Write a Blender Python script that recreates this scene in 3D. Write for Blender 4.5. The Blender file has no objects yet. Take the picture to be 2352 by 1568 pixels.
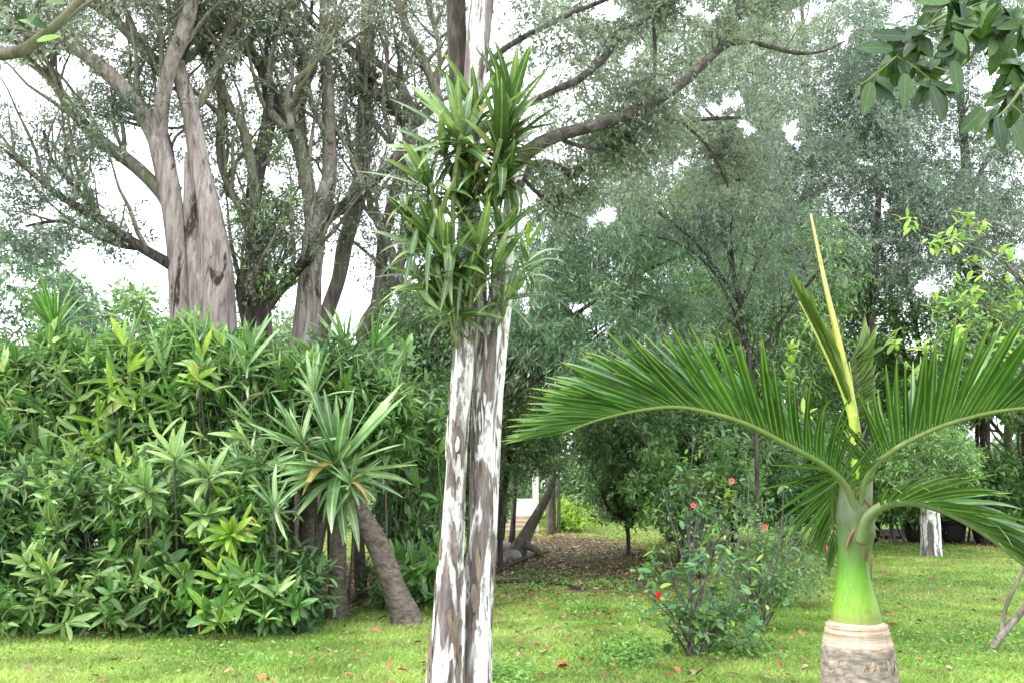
import bpy, math, random
import numpy as np
from mathutils import Vector, Matrix

# ------------------------------------------------------------------ camera, sky, sun, exposure
SC = bpy.context.scene
COL = SC.collection
FPX = 2037.0                       # focal length in pixels of a 2352 px wide picture
HOR = 1110.0                       # horizon row
CH = 1.6                           # eye height
PITCH = math.atan((HOR - 784.0) / FPX)
cam_d = bpy.data.cameras.new('camera')
cam_d.sensor_width = 36.0
cam_d.lens = 36.0 * FPX / 2352.0
cam_d.clip_start = 0.05
cam_d.clip_end = 1500.0
cam = bpy.data.objects.new('camera', cam_d)
COL.objects.link(cam)
cam.location = (0, 0, CH)
cam.rotation_euler = (math.pi / 2 + PITCH, 0, 0)
SC.camera = cam

SUN_EL, SUN_AZ = math.radians(58), math.radians(-125)     # azimuth clockwise from +Y
W = bpy.data.worlds.new('World')
SC.world = W
W.use_nodes = True
nt = W.node_tree
bg = nt.nodes['Background']
sky = nt.nodes.new('ShaderNodeTexSky')
sky.sky_type = 'NISHITA'
sky.sun_disc = False
sky.sun_elevation = SUN_EL
sky.sun_rotation = SUN_AZ
mixw = nt.nodes.new('ShaderNodeMix'); mixw.data_type = 'RGBA'
tcw = nt.nodes.new('ShaderNodeTexCoord')
nzw = nt.nodes.new('ShaderNodeTexNoise'); nzw.inputs['Scale'].default_value = 2.2; nzw.inputs['Detail'].default_value = 5
mrw = nt.nodes.new('ShaderNodeMapRange')
mrw.inputs[1].default_value = 0.3; mrw.inputs[2].default_value = 0.6
mrw.inputs[3].default_value = 0.72; mrw.inputs[4].default_value = 0.97
nt.links.new(tcw.outputs['Generated'], nzw.inputs['Vector'])
nt.links.new(nzw.outputs['Fac'], mrw.inputs[0])
nt.links.new(mrw.outputs[0], mixw.inputs['Factor'])
nt.links.new(sky.outputs['Color'], mixw.inputs['A'])
mixw.inputs['B'].default_value = (10.6, 11.0, 11.8, 1)
nt.links.new(mixw.outputs['Result'], bg.inputs['Color'])
bg.inputs['Strength'].default_value = 0.12
sun_d = bpy.data.lights.new('sun', 'SUN')
sun_d.energy = 1.5
sun_d.angle = math.radians(10)
sun_d.color = (1.0, 0.96, 0.88)
sun = bpy.data.objects.new('sun', sun_d)
COL.objects.link(sun)
sv = Vector((math.cos(SUN_EL) * math.sin(SUN_AZ), math.cos(SUN_EL) * math.cos(SUN_AZ), math.sin(SUN_EL)))
sun.rotation_euler = sv.to_track_quat('Z', 'Y').to_euler()
vs = SC.view_settings
vs.view_transform = 'Standard'
vs.look = 'None'
vs.exposure = 1.33
vs.gamma = 1.0
vs.use_curve_mapping = False

random.seed(7)
RNG = np.random.default_rng(11)
U = random.uniform
CP, SP = math.cos(PITCH), math.sin(PITCH)


def ray(px, py):
    a = (px - 1176.0) / FPX
    b = (784.0 - py) / FPX
    return Vector((a, CP - b * SP, SP + b * CP))


def at(px, py, Y):
    d = ray(px, py)
    return Vector((0, 0, CH)) + d * (Y / d.y)


def gnd(px, py):
    d = ray(px, py)
    return Vector((0, 0, CH)) + d * (-CH / d.z)


def proj(P):
    """world points (n,3) -> picture pixels"""
    x = P[:, 0]; y = P[:, 1]; z = P[:, 2] - CH
    dep = y * CP + z * SP
    up = -y * SP + z * CP
    return 1176.0 + FPX * x / dep, 784.0 - FPX * up / dep


def pxr(w, Y):
    return 0.5 * w * Y / FPX


# ------------------------------------------------------------------ object helpers
ORG = {}


def prop(o, label=None, cat=None, group=None, kind=None):
    if label: o['label'] = label
    if cat: o['category'] = cat
    if group: o['group'] = group
    if kind: o['kind'] = kind
    return o


def thing(name, label, cat, loc=(0, 0, 0), group=None):
    o = bpy.data.objects.new(name, None)
    o.empty_display_size = 0.1
    COL.objects.link(o)
    o.location = loc
    ORG[o] = Vector(loc)
    return prop(o, label, cat, group)


def linkmesh(name, me, mat, parent=None, kind=None, label=None):
    if mat is not None and not me.materials:
        me.materials.append(mat)
    o = bpy.data.objects.new(name, me)
    COL.objects.link(o)
    if parent is not None:
        o.parent = parent
        ORG[o] = ORG[parent]
    else:
        ORG[o] = Vector((0, 0, 0))
    if kind: o['kind'] = kind
    if label: o['label'] = label
    return o


def place(name, me, M, parent):
    """a piece with shared mesh data placed by a world matrix"""
    o = bpy.data.objects.new(name, me)
    COL.objects.link(o)
    o.parent = parent
    o.matrix_local = Matrix.Translation(-ORG[parent]) @ M
    return o


def npmesh(name, V, T, attr=None, smooth=False):
    me = bpy.data.meshes.new(name)
    n, m = len(V), len(T)
    me.vertices.add(n)
    me.vertices.foreach_set('co', V.astype(np.float32).ravel())
    me.loops.add(m * 3)
    me.loops.foreach_set('vertex_index', T.astype(np.int32).ravel())
    me.polygons.add(m)
    me.polygons.foreach_set('loop_start', np.arange(0, m * 3, 3, dtype=np.int32))
    if smooth:
        me.polygons.foreach_set('use_smooth', np.ones(m, dtype=bool))
    me.update(calc_edges=True)
    if attr is not None:
        a = me.attributes.new('rnd', 'FLOAT', 'POINT')
        a.data.foreach_set('value', attr.astype(np.float32))
    return me


class MB:
    """collects shapes (world coordinates) and links them as one mesh object"""
    def __init__(s):
        s.v = []; s.f = []

    def add(s, v, f):
        o = len(s.v)
        s.v += v
        s.f += [tuple(i + o for i in q) for q in f]

    def tube(s, pts, rad, n=8, sub=4, flute=0.0, lobes=3, rough=0.0, cap=True, squash=1.0):
        P = [Vector(p) for p in pts]
        Q = []; R = []
        for i in range(len(P) - 1):
            p0 = P[max(i - 1, 0)]; p1 = P[i]; p2 = P[i + 1]; p3 = P[min(i + 2, len(P) - 1)]
            for k in range(sub):
                t = k / sub
                t2 = t * t; t3 = t2 * t
                Q.append(0.5 * ((2 * p1) + (p2 - p0) * t + (2 * p0 - 5 * p1 + 4 * p2 - p3) * t2 + (3 * p1 - p0 - 3 * p2 + p3) * t3))
                R.append(rad[i] * (1 - t) + rad[i + 1] * t)
        Q.append(P[-1]); R.append(rad[-1])
        v = []; f = []
        tan = (Q[1] - Q[0]).normalized()
        ref = Vector((1, 0, 0)) if abs(tan.x) < 0.8 else Vector((0, 1, 0))
        nx = (ref - tan * ref.dot(tan)).normalized()
        ph = U(0, 6.28)
        nz = [U(-1, 1) for _ in range(n)]
        for i, q in enumerate(Q):
            if i < len(Q) - 1:
                tan = (Q[i + 1] - q).normalized()
            nx = (nx - tan * nx.dot(tan))
            if nx.length < 1e-5: nx = Vector((0, 0, 1)).cross(tan)
            nx.normalize()
            ny = tan.cross(nx)
            ph += 0.05
            if rough and i % 2 == 0:
                nz = [0.6 * a + 0.4 * U(-1, 1) for a in nz]
            for k in range(n):
                th = 2 * math.pi * k / n
                r = R[i] * (1 + flute * math.sin(lobes * th + ph) + rough * nz[k])
                v.append(tuple(q + nx * (r * math.cos(th)) + ny * (r * squash * math.sin(th))))
        for i in range(len(Q) - 1):
            for k in range(n):
                a = i * n + k; b = i * n + (k + 1) % n
                f.append((a, b, b + n, a + n))
        if cap:
            f.append(tuple(reversed(range(n))))
            f.append(tuple((len(Q) - 1) * n + k for k in range(n)))
        s.add(v, f)
        return Q, R

    def lathe(s, c, prof, n=40, wob=0.0, axis=None):
        v = []; f = []
        nz = [U(-1, 1) for _ in range(n)]
        for j, (z, r) in enumerate(prof):
            off = Vector((0, 0, 0)) if axis is None else axis(z)
            nz = [0.85 * a + 0.3 * U(-1, 1) for a in nz]
            for k in range(n):
                th = 2 * math.pi * k / n
                rr = r * (1 + wob * nz[k])
                v.append((c[0] + off.x + rr * math.cos(th), c[1] + off.y + rr * math.sin(th), z))
        for j in range(len(prof) - 1):
            for k in range(n):
                a = j * n + k; b = j * n + (k + 1) % n
                f.append((a, b, b + n, a + n))
        f.append(tuple(reversed(range(n))))
        f.append(tuple((len(prof) - 1) * n + k for k in range(n)))
        s.add(v, f)

    def box(s, c, d, rz=0.0):
        cx, cy, cz = c; hx, hy, hz = d[0] / 2, d[1] / 2, d[2] / 2
        ca, sa = math.cos(rz), math.sin(rz)
        b = min(hx, hy, hz) * 0.15
        v = []
        for z in (-hz, -hz + b, hz - b, hz):
            e = b if abs(z) == hz else 0
            for x, y in ((-hx + e, -hy + e), (hx - e, -hy + e), (hx - e, hy - e), (-hx + e, hy - e)):
                v.append((cx + x * ca - y * sa, cy + x * sa + y * ca, cz + z))
        f = [(3, 2, 1, 0), (12, 13, 14, 15)]
        for j in range(3):
            for k in range(4):
                a = j * 4 + k; bb = j * 4 + (k + 1) % 4
                f.append((a, bb, bb + 4, a + 4))
        s.add(v, f)

    def build(s, name, mat, parent=None, smooth=True, kind=None, label=None):
        me = bpy.data.meshes.new(name)
        o = Vector((0, 0, 0)) if parent is None else ORG[parent]
        me.from_pydata([(a[0] - o.x, a[1] - o.y, a[2] - o.z) for a in s.v], [], s.f)
        if smooth:
            me.polygons.foreach_set('use_smooth', [True] * len(me.polygons))
        me.update()
        return linkmesh(name, me, mat, parent, kind, label)


# ------------------------------------------------------------------ materials
def newmat(name):
    m = bpy.data.materials.new(name)
    m.use_nodes = True
    t = m.node_tree
    for n in list(t.nodes): t.nodes.remove(n)
    out = t.nodes.new('ShaderNodeOutputMaterial')
    return m, t, out


def ramp(t, fac, stops, interp='LINEAR'):
    r = t.nodes.new('ShaderNodeValToRGB')
    r.color_ramp.interpolation = interp
    e = r.color_ramp.elements
    while len(e) < len(stops): e.new(0.5)
    for i, (p, c) in enumerate(stops):
        e[i].position = p
        e[i].color = (c[0], c[1], c[2], 1) if len(c) == 3 else c
    t.links.new(fac, r.inputs['Fac'])
    return r.outputs['Color']


def noise(t, scale, detail=4, vec=None, rough=0.55, dist=0.0):
    n = t.nodes.new('ShaderNodeTexNoise')
    n.inputs['Scale'].default_value = scale
    n.inputs['Detail'].default_value = detail
    n.inputs['Roughness'].default_value = rough
    n.inputs['Distortion'].default_value = dist
    if vec is not None: t.links.new(vec, n.inputs['Vector'])
    return n.outputs['Fac']


def mapped(t, sc, src='Object'):
    tc = t.nodes.new('ShaderNodeTexCoord')
    mp = t.nodes.new('ShaderNodeMapping')
    mp.inputs['Scale'].default_value = sc
    t.links.new(tc.outputs[src], mp.inputs['Vector'])
    return mp.outputs['Vector']


def mixc(t, fac, a, b, mode='MIX'):
    m = t.nodes.new('ShaderNodeMix'); m.data_type = 'RGBA'; m.blend_type = mode
    for sock, x in (('Factor', fac), ('A', a), ('B', b)):
        if isinstance(x, (int, float)): m.inputs[sock].default_value = x
        elif isinstance(x, tuple): m.inputs[sock].default_value = (x[0], x[1], x[2], 1)
        else: t.links.new(x, m.inputs[sock])
    return m.outputs['Result']


def math_(t, op, a, b=None):
    m = t.nodes.new('ShaderNodeMath'); m.operation = op
    for i, x in enumerate((a, b)):
        if x is None: continue
        if isinstance(x, (int, float)): m.inputs[i].default_value = x
        else: t.links.new(x, m.inputs[i])
    return m.outputs[0]


def bump(t, h, strength, dist):
    b = t.nodes.new('ShaderNodeBump')
    b.inputs['Strength'].default_value = strength
    b.inputs['Distance'].default_value = dist
    t.links.new(h, b.inputs['Height'])
    return b.outputs['Normal']


def leafmat(name, cols, src='attr', rough=0.42, trans=0.35, spec=0.5, rib=None, patch=1.3, tipc=None):
    """foliage: one tone per leaf, a paler midrib, thin leaf lets light through"""
    m, t, out = newmat(name)
    if src == 'attr':
        a = t.nodes.new('ShaderNodeAttribute'); a.attribute_name = 'rnd'
        fac = a.outputs['Fac']
    else:
        a = t.nodes.new('ShaderNodeObjectInfo')
        fac = a.outputs['Random']
    k = len(cols)
    c = ramp(t, fac, [(i / max(k - 1, 1), col) for i, col in enumerate(cols)])
    geo = t.nodes.new('ShaderNodeNewGeometry')
    nf = noise(t, patch, 3, geo.outputs['Position'])
    v = t.nodes.new('ShaderNodeMapRange')
    v.inputs[1].default_value = 0.35; v.inputs[2].default_value = 0.65
    v.inputs[3].default_value = 0.72; v.inputs[4].default_value = 1.25
    t.links.new(nf, v.inputs[0])
    hs = t.nodes.new('ShaderNodeHueSaturation')
    t.links.new(c, hs.inputs['Color']); t.links.new(v.outputs[0], hs.inputs['Value'])
    c = hs.outputs['Color']
    nrm = None
    if src != 'attr':
        tc = t.nodes.new('ShaderNodeTexCoord')
        sp = t.nodes.new('ShaderNodeSeparateXYZ')
        t.links.new(tc.outputs['Object'], sp.inputs[0])
        ax = math_(t, 'ABSOLUTE', sp.outputs['X'])
        mr = t.nodes.new('ShaderNodeMapRange')
        mr.inputs[1].default_value = 0.0; mr.inputs[2].default_value = 0.012
        mr.inputs[3].default_value = 0.55; mr.inputs[4].default_value = 0.0
        t.links.new(ax, mr.inputs[0])
        if rib is None: rib = tuple(min(1, x * 2.1) for x in cols[-1])
        c = mixc(t, mr.outputs[0], c, rib)
        # fine lengthwise veins
        w = math_(t, 'SINE', math_(t, 'MULTIPLY', sp.outputs['X'], 420.0))
        nrm = bump(t, w, 0.25, 0.002)
        if tipc:
            mr2 = t.nodes.new('ShaderNodeMapRange')
            mr2.inputs[1].default_value = 0.9; mr2.inputs[2].default_value = 1.0
            t.links.new(sp.outputs['Y'], mr2.inputs[0])
            c = mixc(t, mr2.outputs[0], c, tipc)
        nn = noise(t, 9.0, 3, tc.outputs['Object'])
        mr3 = t.nodes.new('ShaderNodeMapRange')
        mr3.inputs[1].default_value = 0.4; mr3.inputs[2].default_value = 0.7
        mr3.inputs[3].default_value = 0.85; mr3.inputs[4].default_value = 1.2
        t.links.new(nn, mr3.inputs[0])
        h2 = t.nodes.new('ShaderNodeHueSaturation')
        t.links.new(c, h2.inputs['Color']); t.links.new(mr3.outputs[0], h2.inputs['Value'])
        c = h2.outputs['Color']
    p = t.nodes.new('ShaderNodeBsdfPrincipled')
    p.inputs['Roughness'].default_value = rough
    p.inputs['Specular IOR Level'].default_value = spec
    t.links.new(c, p.inputs['Base Color'])
    if nrm is not None: t.links.new(nrm, p.inputs['Normal'])
    tr = t.nodes.new('ShaderNodeBsdfTranslucent')
    hs3 = t.nodes.new('ShaderNodeHueSaturation')
    hs3.inputs['Hue'].default_value = 0.485; hs3.inputs['Value'].default_value = 1.5
    t.links.new(c, hs3.inputs['Color'])
    t.links.new(hs3.outputs['Color'], tr.inputs['Color'])
    mx = t.nodes.new('ShaderNodeMixShader')
    mx.inputs[0].default_value = trans
    t.links.new(p.outputs[0], mx.inputs[1]); t.links.new(tr.outputs[0], mx.inputs[2])
    t.links.new(mx.outputs[0], out.inputs['Surface'])
    return m


def barkmat(name, dark, mid, light, patch=None, scale=(7, 7, 1.1), amt=0.5, bs=0.6, moss=None, sharp=0.03, patchscale=None):
    m, t, out = newmat(name)
    vec = mapped(t, scale)
    f1 = noise(t, 1.6, 8, vec, 0.65, 0.6)
    c = ramp(t, f1, [(0.32, dark), (0.5, mid), (0.68, light)])
    f3 = noise(t, 9.0, 6, vec, 0.7)
    c = mixc(t, 0.45, c, ramp(t, f3, [(0.3, (0.35, 0.33, 0.32)), (0.7, (1.25, 1.22, 1.2))]), 'MULTIPLY')
    if patch:
        v2 = mapped(t, patchscale or (scale[0] * 0.8, scale[1] * 0.8, scale[2] * 0.7))
        f2 = noise(t, 1.0, 6, v2, 0.6, 0.9)
        mr = t.nodes.new('ShaderNodeMapRange')
        mr.inputs[1].default_value = amt - sharp; mr.inputs[2].default_value = amt + sharp
        t.links.new(f2, mr.inputs[0])
        fine = noise(t, 22.0, 5, mapped(t, (1, 1, 0.35)), 0.7)
        pc = mixc(t, ramp(t, fine, [(0.36, (0.9, 0.9, 0.9)), (0.47, (0, 0, 0))]), patch, mid)
        c = mixc(t, mr.outputs[0], c, pc)
    if moss:
        f4 = noise(t, 2.2, 5, mapped(t, (1, 1, 0.6)))
        c = mixc(t, ramp(t, f4, [(0.5, (0, 0, 0)), (0.62, (0.8, 0.8, 0.8))]), c, moss)
    p = t.nodes.new('ShaderNodeBsdfPrincipled')
    p.inputs['Roughness'].default_value = 0.85
    p.inputs['Specular IOR Level'].default_value = 0.25
    t.links.new(c, p.inputs['Base Color'])
    hh = math_(t, 'ADD', f1, math_(t, 'MULTIPLY', f3, 0.5))
    t.links.new(bump(t, hh, bs, 0.03), p.inputs['Normal'])
    t.links.new(p.outputs[0], out.inputs['Surface'])
    return m


def plainmat(name, c1, c2, scale=8, rough=0.7, bs=0.3, sc=(1, 1, 1), spec=0.4):
    m, t, out = newmat(name)
    vec = mapped(t, sc)
    f = noise(t, scale, 6, vec, 0.6)
    c = ramp(t, f, [(0.3, c1), (0.7, c2)])
    p = t.nodes.new('ShaderNodeBsdfPrincipled')
    p.inputs['Roughness'].default_value = rough
    p.inputs['Specular IOR Level'].default_value = spec
    t.links.new(c, p.inputs['Base Color'])
    t.links.new(bump(t, f, bs, 0.01), p.inputs['Normal'])
    t.links.new(p.outputs[0], out.inputs['Surface'])
    return m


M = {}
M['bark_white'] = barkmat('bark_white', (0.085, 0.065, 0.06), (0.21, 0.175, 0.17), (0.38, 0.33, 0.325),
                          patch=(0.86, 0.845, 0.83), amt=0.5, sharp=.035, scale=(7, 7, 1.0), patchscale=(9, 9, 1.5), bs=0.7)
M['bark_limb'] = barkmat('bark_limb', (0.035, 0.03, 0.027), (0.09, 0.078, 0.07), (0.2, 0.18, 0.165), scale=(9, 9, 9), bs=0.8)
M['bark_grey'] = barkmat('bark_grey', (0.1, 0.075, 0.065), (0.25, 0.205, 0.185), (0.42, 0.37, 0.345), scale=(9, 9, 1.2), bs=0.9,
                         moss=(0.16, 0.17, 0.09))
M['bark_pale'] = barkmat('bark_pale', (0.13, 0.1, 0.09), (0.33, 0.28, 0.26), (0.5, 0.45, 0.43), scale=(7, 7, 0.9), bs=0.8,
                         patch=(0.05, 0.035, 0.03), amt=0.59, patchscale=(3.4, 3.4, 0.7))
M['bark_dark'] = barkmat('bark_dark', (0.02, 0.016, 0.014), (0.07, 0.056, 0.05), (0.17, 0.145, 0.13), scale=(10, 10, 1.5), bs=0.9)
M['bark_olive'] = barkmat('bark_olive', (0.08, 0.072, 0.05), (0.2, 0.185, 0.14), (0.36, 0.335, 0.28), scale=(9, 9, 1.5), bs=0.7,
                          moss=(0.13, 0.15, 0.07))
M['twig'] = plainmat('twig', (0.06, 0.052, 0.045), (0.17, 0.155, 0.135), 20)
M['twig_green'] = plainmat('twig_green', (0.09, 0.13, 0.04), (0.2, 0.25, 0.09), 20)
M['cane'] = barkmat('cane', (0.07, 0.055, 0.045), (0.17, 0.14, 0.115), (0.28, 0.24, 0.2), scale=(7, 7, 14), bs=0.7)
# joined foliage
M['lf_olive'] = leafmat('lf_olive', [(0.1, 0.14, 0.09), (0.19, 0.24, 0.155), (0.32, 0.38, 0.26)], trans=0.35)
M['lf_blue'] = leafmat('lf_blue', [(0.05, 0.095, 0.06), (0.1, 0.16, 0.1), (0.17, 0.25, 0.16)], trans=0.25)
M['lf_grey_haze'] = leafmat('lf_grey_haze', [(0.085, 0.135, 0.095), (0.16, 0.23, 0.16), (0.28, 0.37, 0.27)], trans=0.4)  # green paled towards grey, haze and backlit glare put into the leaf colour
M['lf_pale'] = leafmat('lf_pale', [(0.055, 0.13, 0.065), (0.13, 0.24, 0.12), (0.3, 0.42, 0.24)], trans=0.35)
M['lf_mid'] = leafmat('lf_mid', [(0.06, 0.15, 0.04), (0.135, 0.28, 0.07), (0.28, 0.44, 0.15)], trans=0.3)
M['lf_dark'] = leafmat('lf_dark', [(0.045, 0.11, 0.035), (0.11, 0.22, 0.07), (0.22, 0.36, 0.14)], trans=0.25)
M['lf_lime'] = leafmat('lf_lime', [(0.11, 0.24, 0.03), (0.24, 0.42, 0.05), (0.42, 0.56, 0.1)], trans=0.4)
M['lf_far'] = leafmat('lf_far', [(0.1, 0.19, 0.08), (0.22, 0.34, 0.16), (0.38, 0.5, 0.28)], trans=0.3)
# single leaves
M['leaf_lance'] = leafmat('leaf_lance', [(0.09, 0.2, 0.045), (0.2, 0.36, 0.09), (0.38, 0.54, 0.2)], 'obj', trans=0.25, rough=0.36, spec=0.6)
M['leaf_deep'] = leafmat('leaf_deep', [(0.05, 0.15, 0.03), (0.1, 0.24, 0.045), (0.19, 0.36, 0.09)], 'obj', trans=0.2, rough=0.33, spec=0.6)
M['leaf_lime'] = leafmat('leaf_lime', [(0.14, 0.32, 0.04), (0.25, 0.44, 0.06), (0.4, 0.54, 0.1)], 'obj', trans=0.3, rough=0.4)
M['leaf_strap'] = leafmat('leaf_strap', [(0.08, 0.18, 0.06), (0.17, 0.31, 0.11), (0.32, 0.46, 0.2)], 'obj', trans=0.22, rough=0.3, spec=0.7)
M['leaf_epi'] = leafmat('leaf_epi', [(0.04, 0.1, 0.025), (0.1, 0.19, 0.05), (0.25, 0.35, 0.12)], 'obj', trans=0.25, rough=0.3, spec=0.65)
M['leaf_epi_lime'] = leafmat('leaf_epi_lime', [(0.15, 0.3, 0.03), (0.3, 0.46, 0.05)], 'obj', trans=0.4, rough=0.4)
M['leaf_shiny'] = leafmat('leaf_shiny', [(0.2, 0.3, 0.2), (0.33, 0.42, 0.3)], 'obj', trans=0.15, rough=0.2, spec=0.9)
M['leaf_near'] = leafmat('leaf_near', [(0.014, 0.045, 0.01), (0.03, 0.08, 0.015), (0.08, 0.17, 0.025)], 'obj', trans=0.14, rough=0.33)
M['leaf_palm'] = leafmat('leaf_palm', [(0.014, 0.06, 0.008), (0.026, 0.105, 0.012), (0.055, 0.16, 0.02)], 'obj', trans=0.25, rough=0.32,
                         spec=0.5, tipc=(0.4, 0.38, 0.1), rib=(0.25, 0.42, 0.08))
M['leaf_hib'] = leafmat('leaf_hib', [(0.048, 0.144, 0.048), (0.096, 0.240, 0.072), (0.204, 0.360, 0.156)], 'obj', trans=0.25, rough=0.35)
M['lf_palm'] = leafmat('lf_palm', [(0.1, 0.2, 0.03), (0.17, 0.28, 0.05), (0.27, 0.36, 0.1)], trans=0.35)
M['grass'] = leafmat('grass', [(0.12, 0.25, 0.04), (0.24, 0.4, 0.08), (0.42, 0.5, 0.15), (0.56, 0.5, 0.27)], trans=0.35, spec=0.3, patch=1.6)
M['litter'] = leafmat('litter', [(0.09, 0.045, 0.025), (0.25, 0.11, 0.06), (0.42, 0.15, 0.09), (0.45, 0.34, 0.2)], trans=0.1, spec=0.3)
M['weed'] = leafmat('weed', [(0.07, 0.19, 0.03), (0.14, 0.29, 0.05), (0.22, 0.4, 0.08)], trans=0.3)

# ------------------------------------------------------------------ the ground
m, t, out = newmat('lawn_soil')
geo = t.nodes.new('ShaderNodeNewGeometry')
pos = geo.outputs['Position']
n1 = noise(t, 0.55, 6, pos, 0.65)
n2 = noise(t, 9.0, 6, pos, 0.7)
n3 = noise(t, 60.0, 3, pos, 0.7)
lawn = ramp(t, n1, [(0.3, (0.08, 0.17, 0.035)), (0.45, (0.15, 0.24, 0.06)), (0.58, (0.26, 0.3, 0.1)), (0.7, (0.33, 0.28, 0.15))])
lawn = mixc(t, 0.7, lawn, ramp(t, n2, [(0.3, (0.5, 0.5, 0.4)), (0.7, (1.3, 1.3, 1.3))]), 'MULTIPLY')
lawn = mixc(t, 0.6, lawn, ramp(t, n3, [(0.35, (0.4, 0.4, 0.35)), (0.65, (1.4, 1.4, 1.4))]), 'MULTIPLY')
soil = ramp(t, n2, [(0.3, (0.03, 0.024, 0.018)), (0.5, (0.085, 0.07, 0.05)), (0.62, (0.07, 0.09, 0.035)), (0.75, (0.17, 0.11, 0.075))])
SOIL = []       # (x, y, rx, ry) bare, littered ground under the trees


def soilpatch(px0, px1, py0, py1):
    a = gnd((px0 + px1) / 2, py0); b = gnd((px0 + px1) / 2, py1)
    cy = (a.y + b.y) / 2
    mx_ = (a.x + b.x) / 2
    rx = (gnd(px1, (py0 + py1) / 2).x - gnd(px0, (py0 + py1) / 2).x) / 2
    SOIL.append((mx_, cy, rx, (a.y - b.y) / 2))


soilpatch(1040, 1560, 1230, 1364)
soilpatch(560, 1000, 1290, 1415)
soilpatch(1560, 1760, 1440, 1500)
soilpatch(-100, 740, 1330, 1452)
soilpatch(1930, 2500, 1215, 1262)
acc = None
sep = t.nodes.new('ShaderNodeSeparateXYZ'); t.links.new(pos, sep.inputs[0])
for (sx, sy, rx, ry) in SOIL:
    dx = math_(t, 'DIVIDE', math_(t, 'SUBTRACT', sep.outputs['X'], sx), rx)
    dy = math_(t, 'DIVIDE', math_(t, 'SUBTRACT', sep.outputs['Y'], sy), ry)
    q = math_(t, 'ADD', math_(t, 'MULTIPLY', dx, dx), math_(t, 'MULTIPLY', dy, dy))
    q = math_(t, 'SUBTRACT', 1.0, q)
    acc = q if acc is None else math_(t, 'MAXIMUM', acc, q)
acc = math_(t, 'ADD', acc, math_(t, 'MULTIPLY', math_(t, 'SUBTRACT', noise(t, 1.6, 5, pos, 0.7), 0.5), 2.6))
mr = t.nodes.new('ShaderNodeMapRange'); mr.inputs[1].default_value = -0.05; mr.inputs[2].default_value = 0.35
t.links.new(acc, mr.inputs[0])
gc = mixc(t, mr.outputs[0], lawn, soil)
p = t.nodes.new('ShaderNodeBsdfPrincipled')
p.inputs['Roughness'].default_value = 0.95; p.inputs['Specular IOR Level'].default_value = 0.15
t.links.new(gc, p.inputs['Base Color'])
t.links.new(bump(t, math_(t, 'ADD', n2, n3), 0.8, 0.03), p.inputs['Normal'])
t.links.new(p.outputs[0], out.inputs['Surface'])
M['ground'] = m


def gh(x, y):
    f = np.clip((y - 9) / 20, 0, 1)
    return (0.03 * np.sin(x * 0.9 + 1) * np.cos(y * 0.7) + 0.05 * np.sin(x * 0.31 + y * 0.23)) * (0.35 + 0.65 * f)


ys = np.concatenate([np.linspace(-30, 4, 12), np.linspace(4.5, 45, 120), np.geomspace(47, 700, 24)])
xs = np.concatenate([-np.geomspace(400, 16, 16), np.linspace(-15, 15, 110), np.geomspace(16, 400, 16)])
gx, gy = np.meshgrid(xs, ys)
gz = gh(gx, gy) * (np.abs(gy) < 60)
V = np.stack([gx, gy, gz], -1).reshape(-1, 3)
nx_, ny_ = len(xs), len(ys)
ii, jj = np.meshgrid(np.arange(nx_ - 1), np.arange(ny_ - 1))
a = (jj * nx_ + ii).ravel()
T = np.concatenate([np.stack([a, a + 1, a + nx_ + 1], 1), np.stack([a, a + nx_ + 1, a + nx_], 1)])
g = linkmesh('lawn', npmesh('lawn', V, T, smooth=True), M['ground'])
g['kind'] = 'structure'


# ------------------------------------------------------------------ foliage builders
SHAPES = {
    'dia': (np.array([(0, 0, 0), (-.5, .42, .03), (.5, .42, .03), (0, 1, -.12)]), np.array([(0, 2, 1), (1, 2, 3)])),
    'hex': (np.array([(0, 0, 0), (-.42, .3, .05), (.42, .3, .05), (0, .36, -.02), (-.4, .66, .0), (.4, .66, .0), (0, 1, -.16)]),
            np.array([(0, 3, 1), (0, 2, 3), (1, 3, 4), (3, 2, 5), (3, 5, 6), (3, 6, 4)])),
    'blade': (np.array([(-.5, 0, 0), (.5, 0, 0), (0, 1, 0)]), np.array([(0, 1, 2)])),
}


def nrm(A):
    return A / (np.linalg.norm(A, axis=1, keepdims=True) + 1e-9)


def leafcloud(name, P, D, UP, L, Wd, mat, parent, shape='dia', kind='stuff', rnd=None):
    tv, tt = SHAPES[shape]
    n = len(P)
    if n == 0: return None
    y = nrm(D)
    x = nrm(np.cross(y, UP))
    z = np.cross(x, y)
    L = np.broadcast_to(L, (n,)); Wd = np.broadcast_to(Wd, (n,))
    o = np.array(ORG[parent]) if parent is not None else np.zeros(3)
    V = (P - o)[:, None, :] + x[:, None, :] * (tv[None, :, 0, None] * Wd[:, None, None]) \
        + y[:, None, :] * (tv[None, :, 1, None] * L[:, None, None]) + z[:, None, :] * (tv[None, :, 2, None] * L[:, None, None])
    T = (tt[None] + (np.arange(n) * len(tv))[:, None, None]).reshape(-1, 3)
    if rnd is None: rnd = RNG.random(n)
    return linkmesh(name, npmesh(name, V.reshape(-1, 3), T, np.repeat(rnd, len(tv))), mat, parent, kind)


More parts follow.
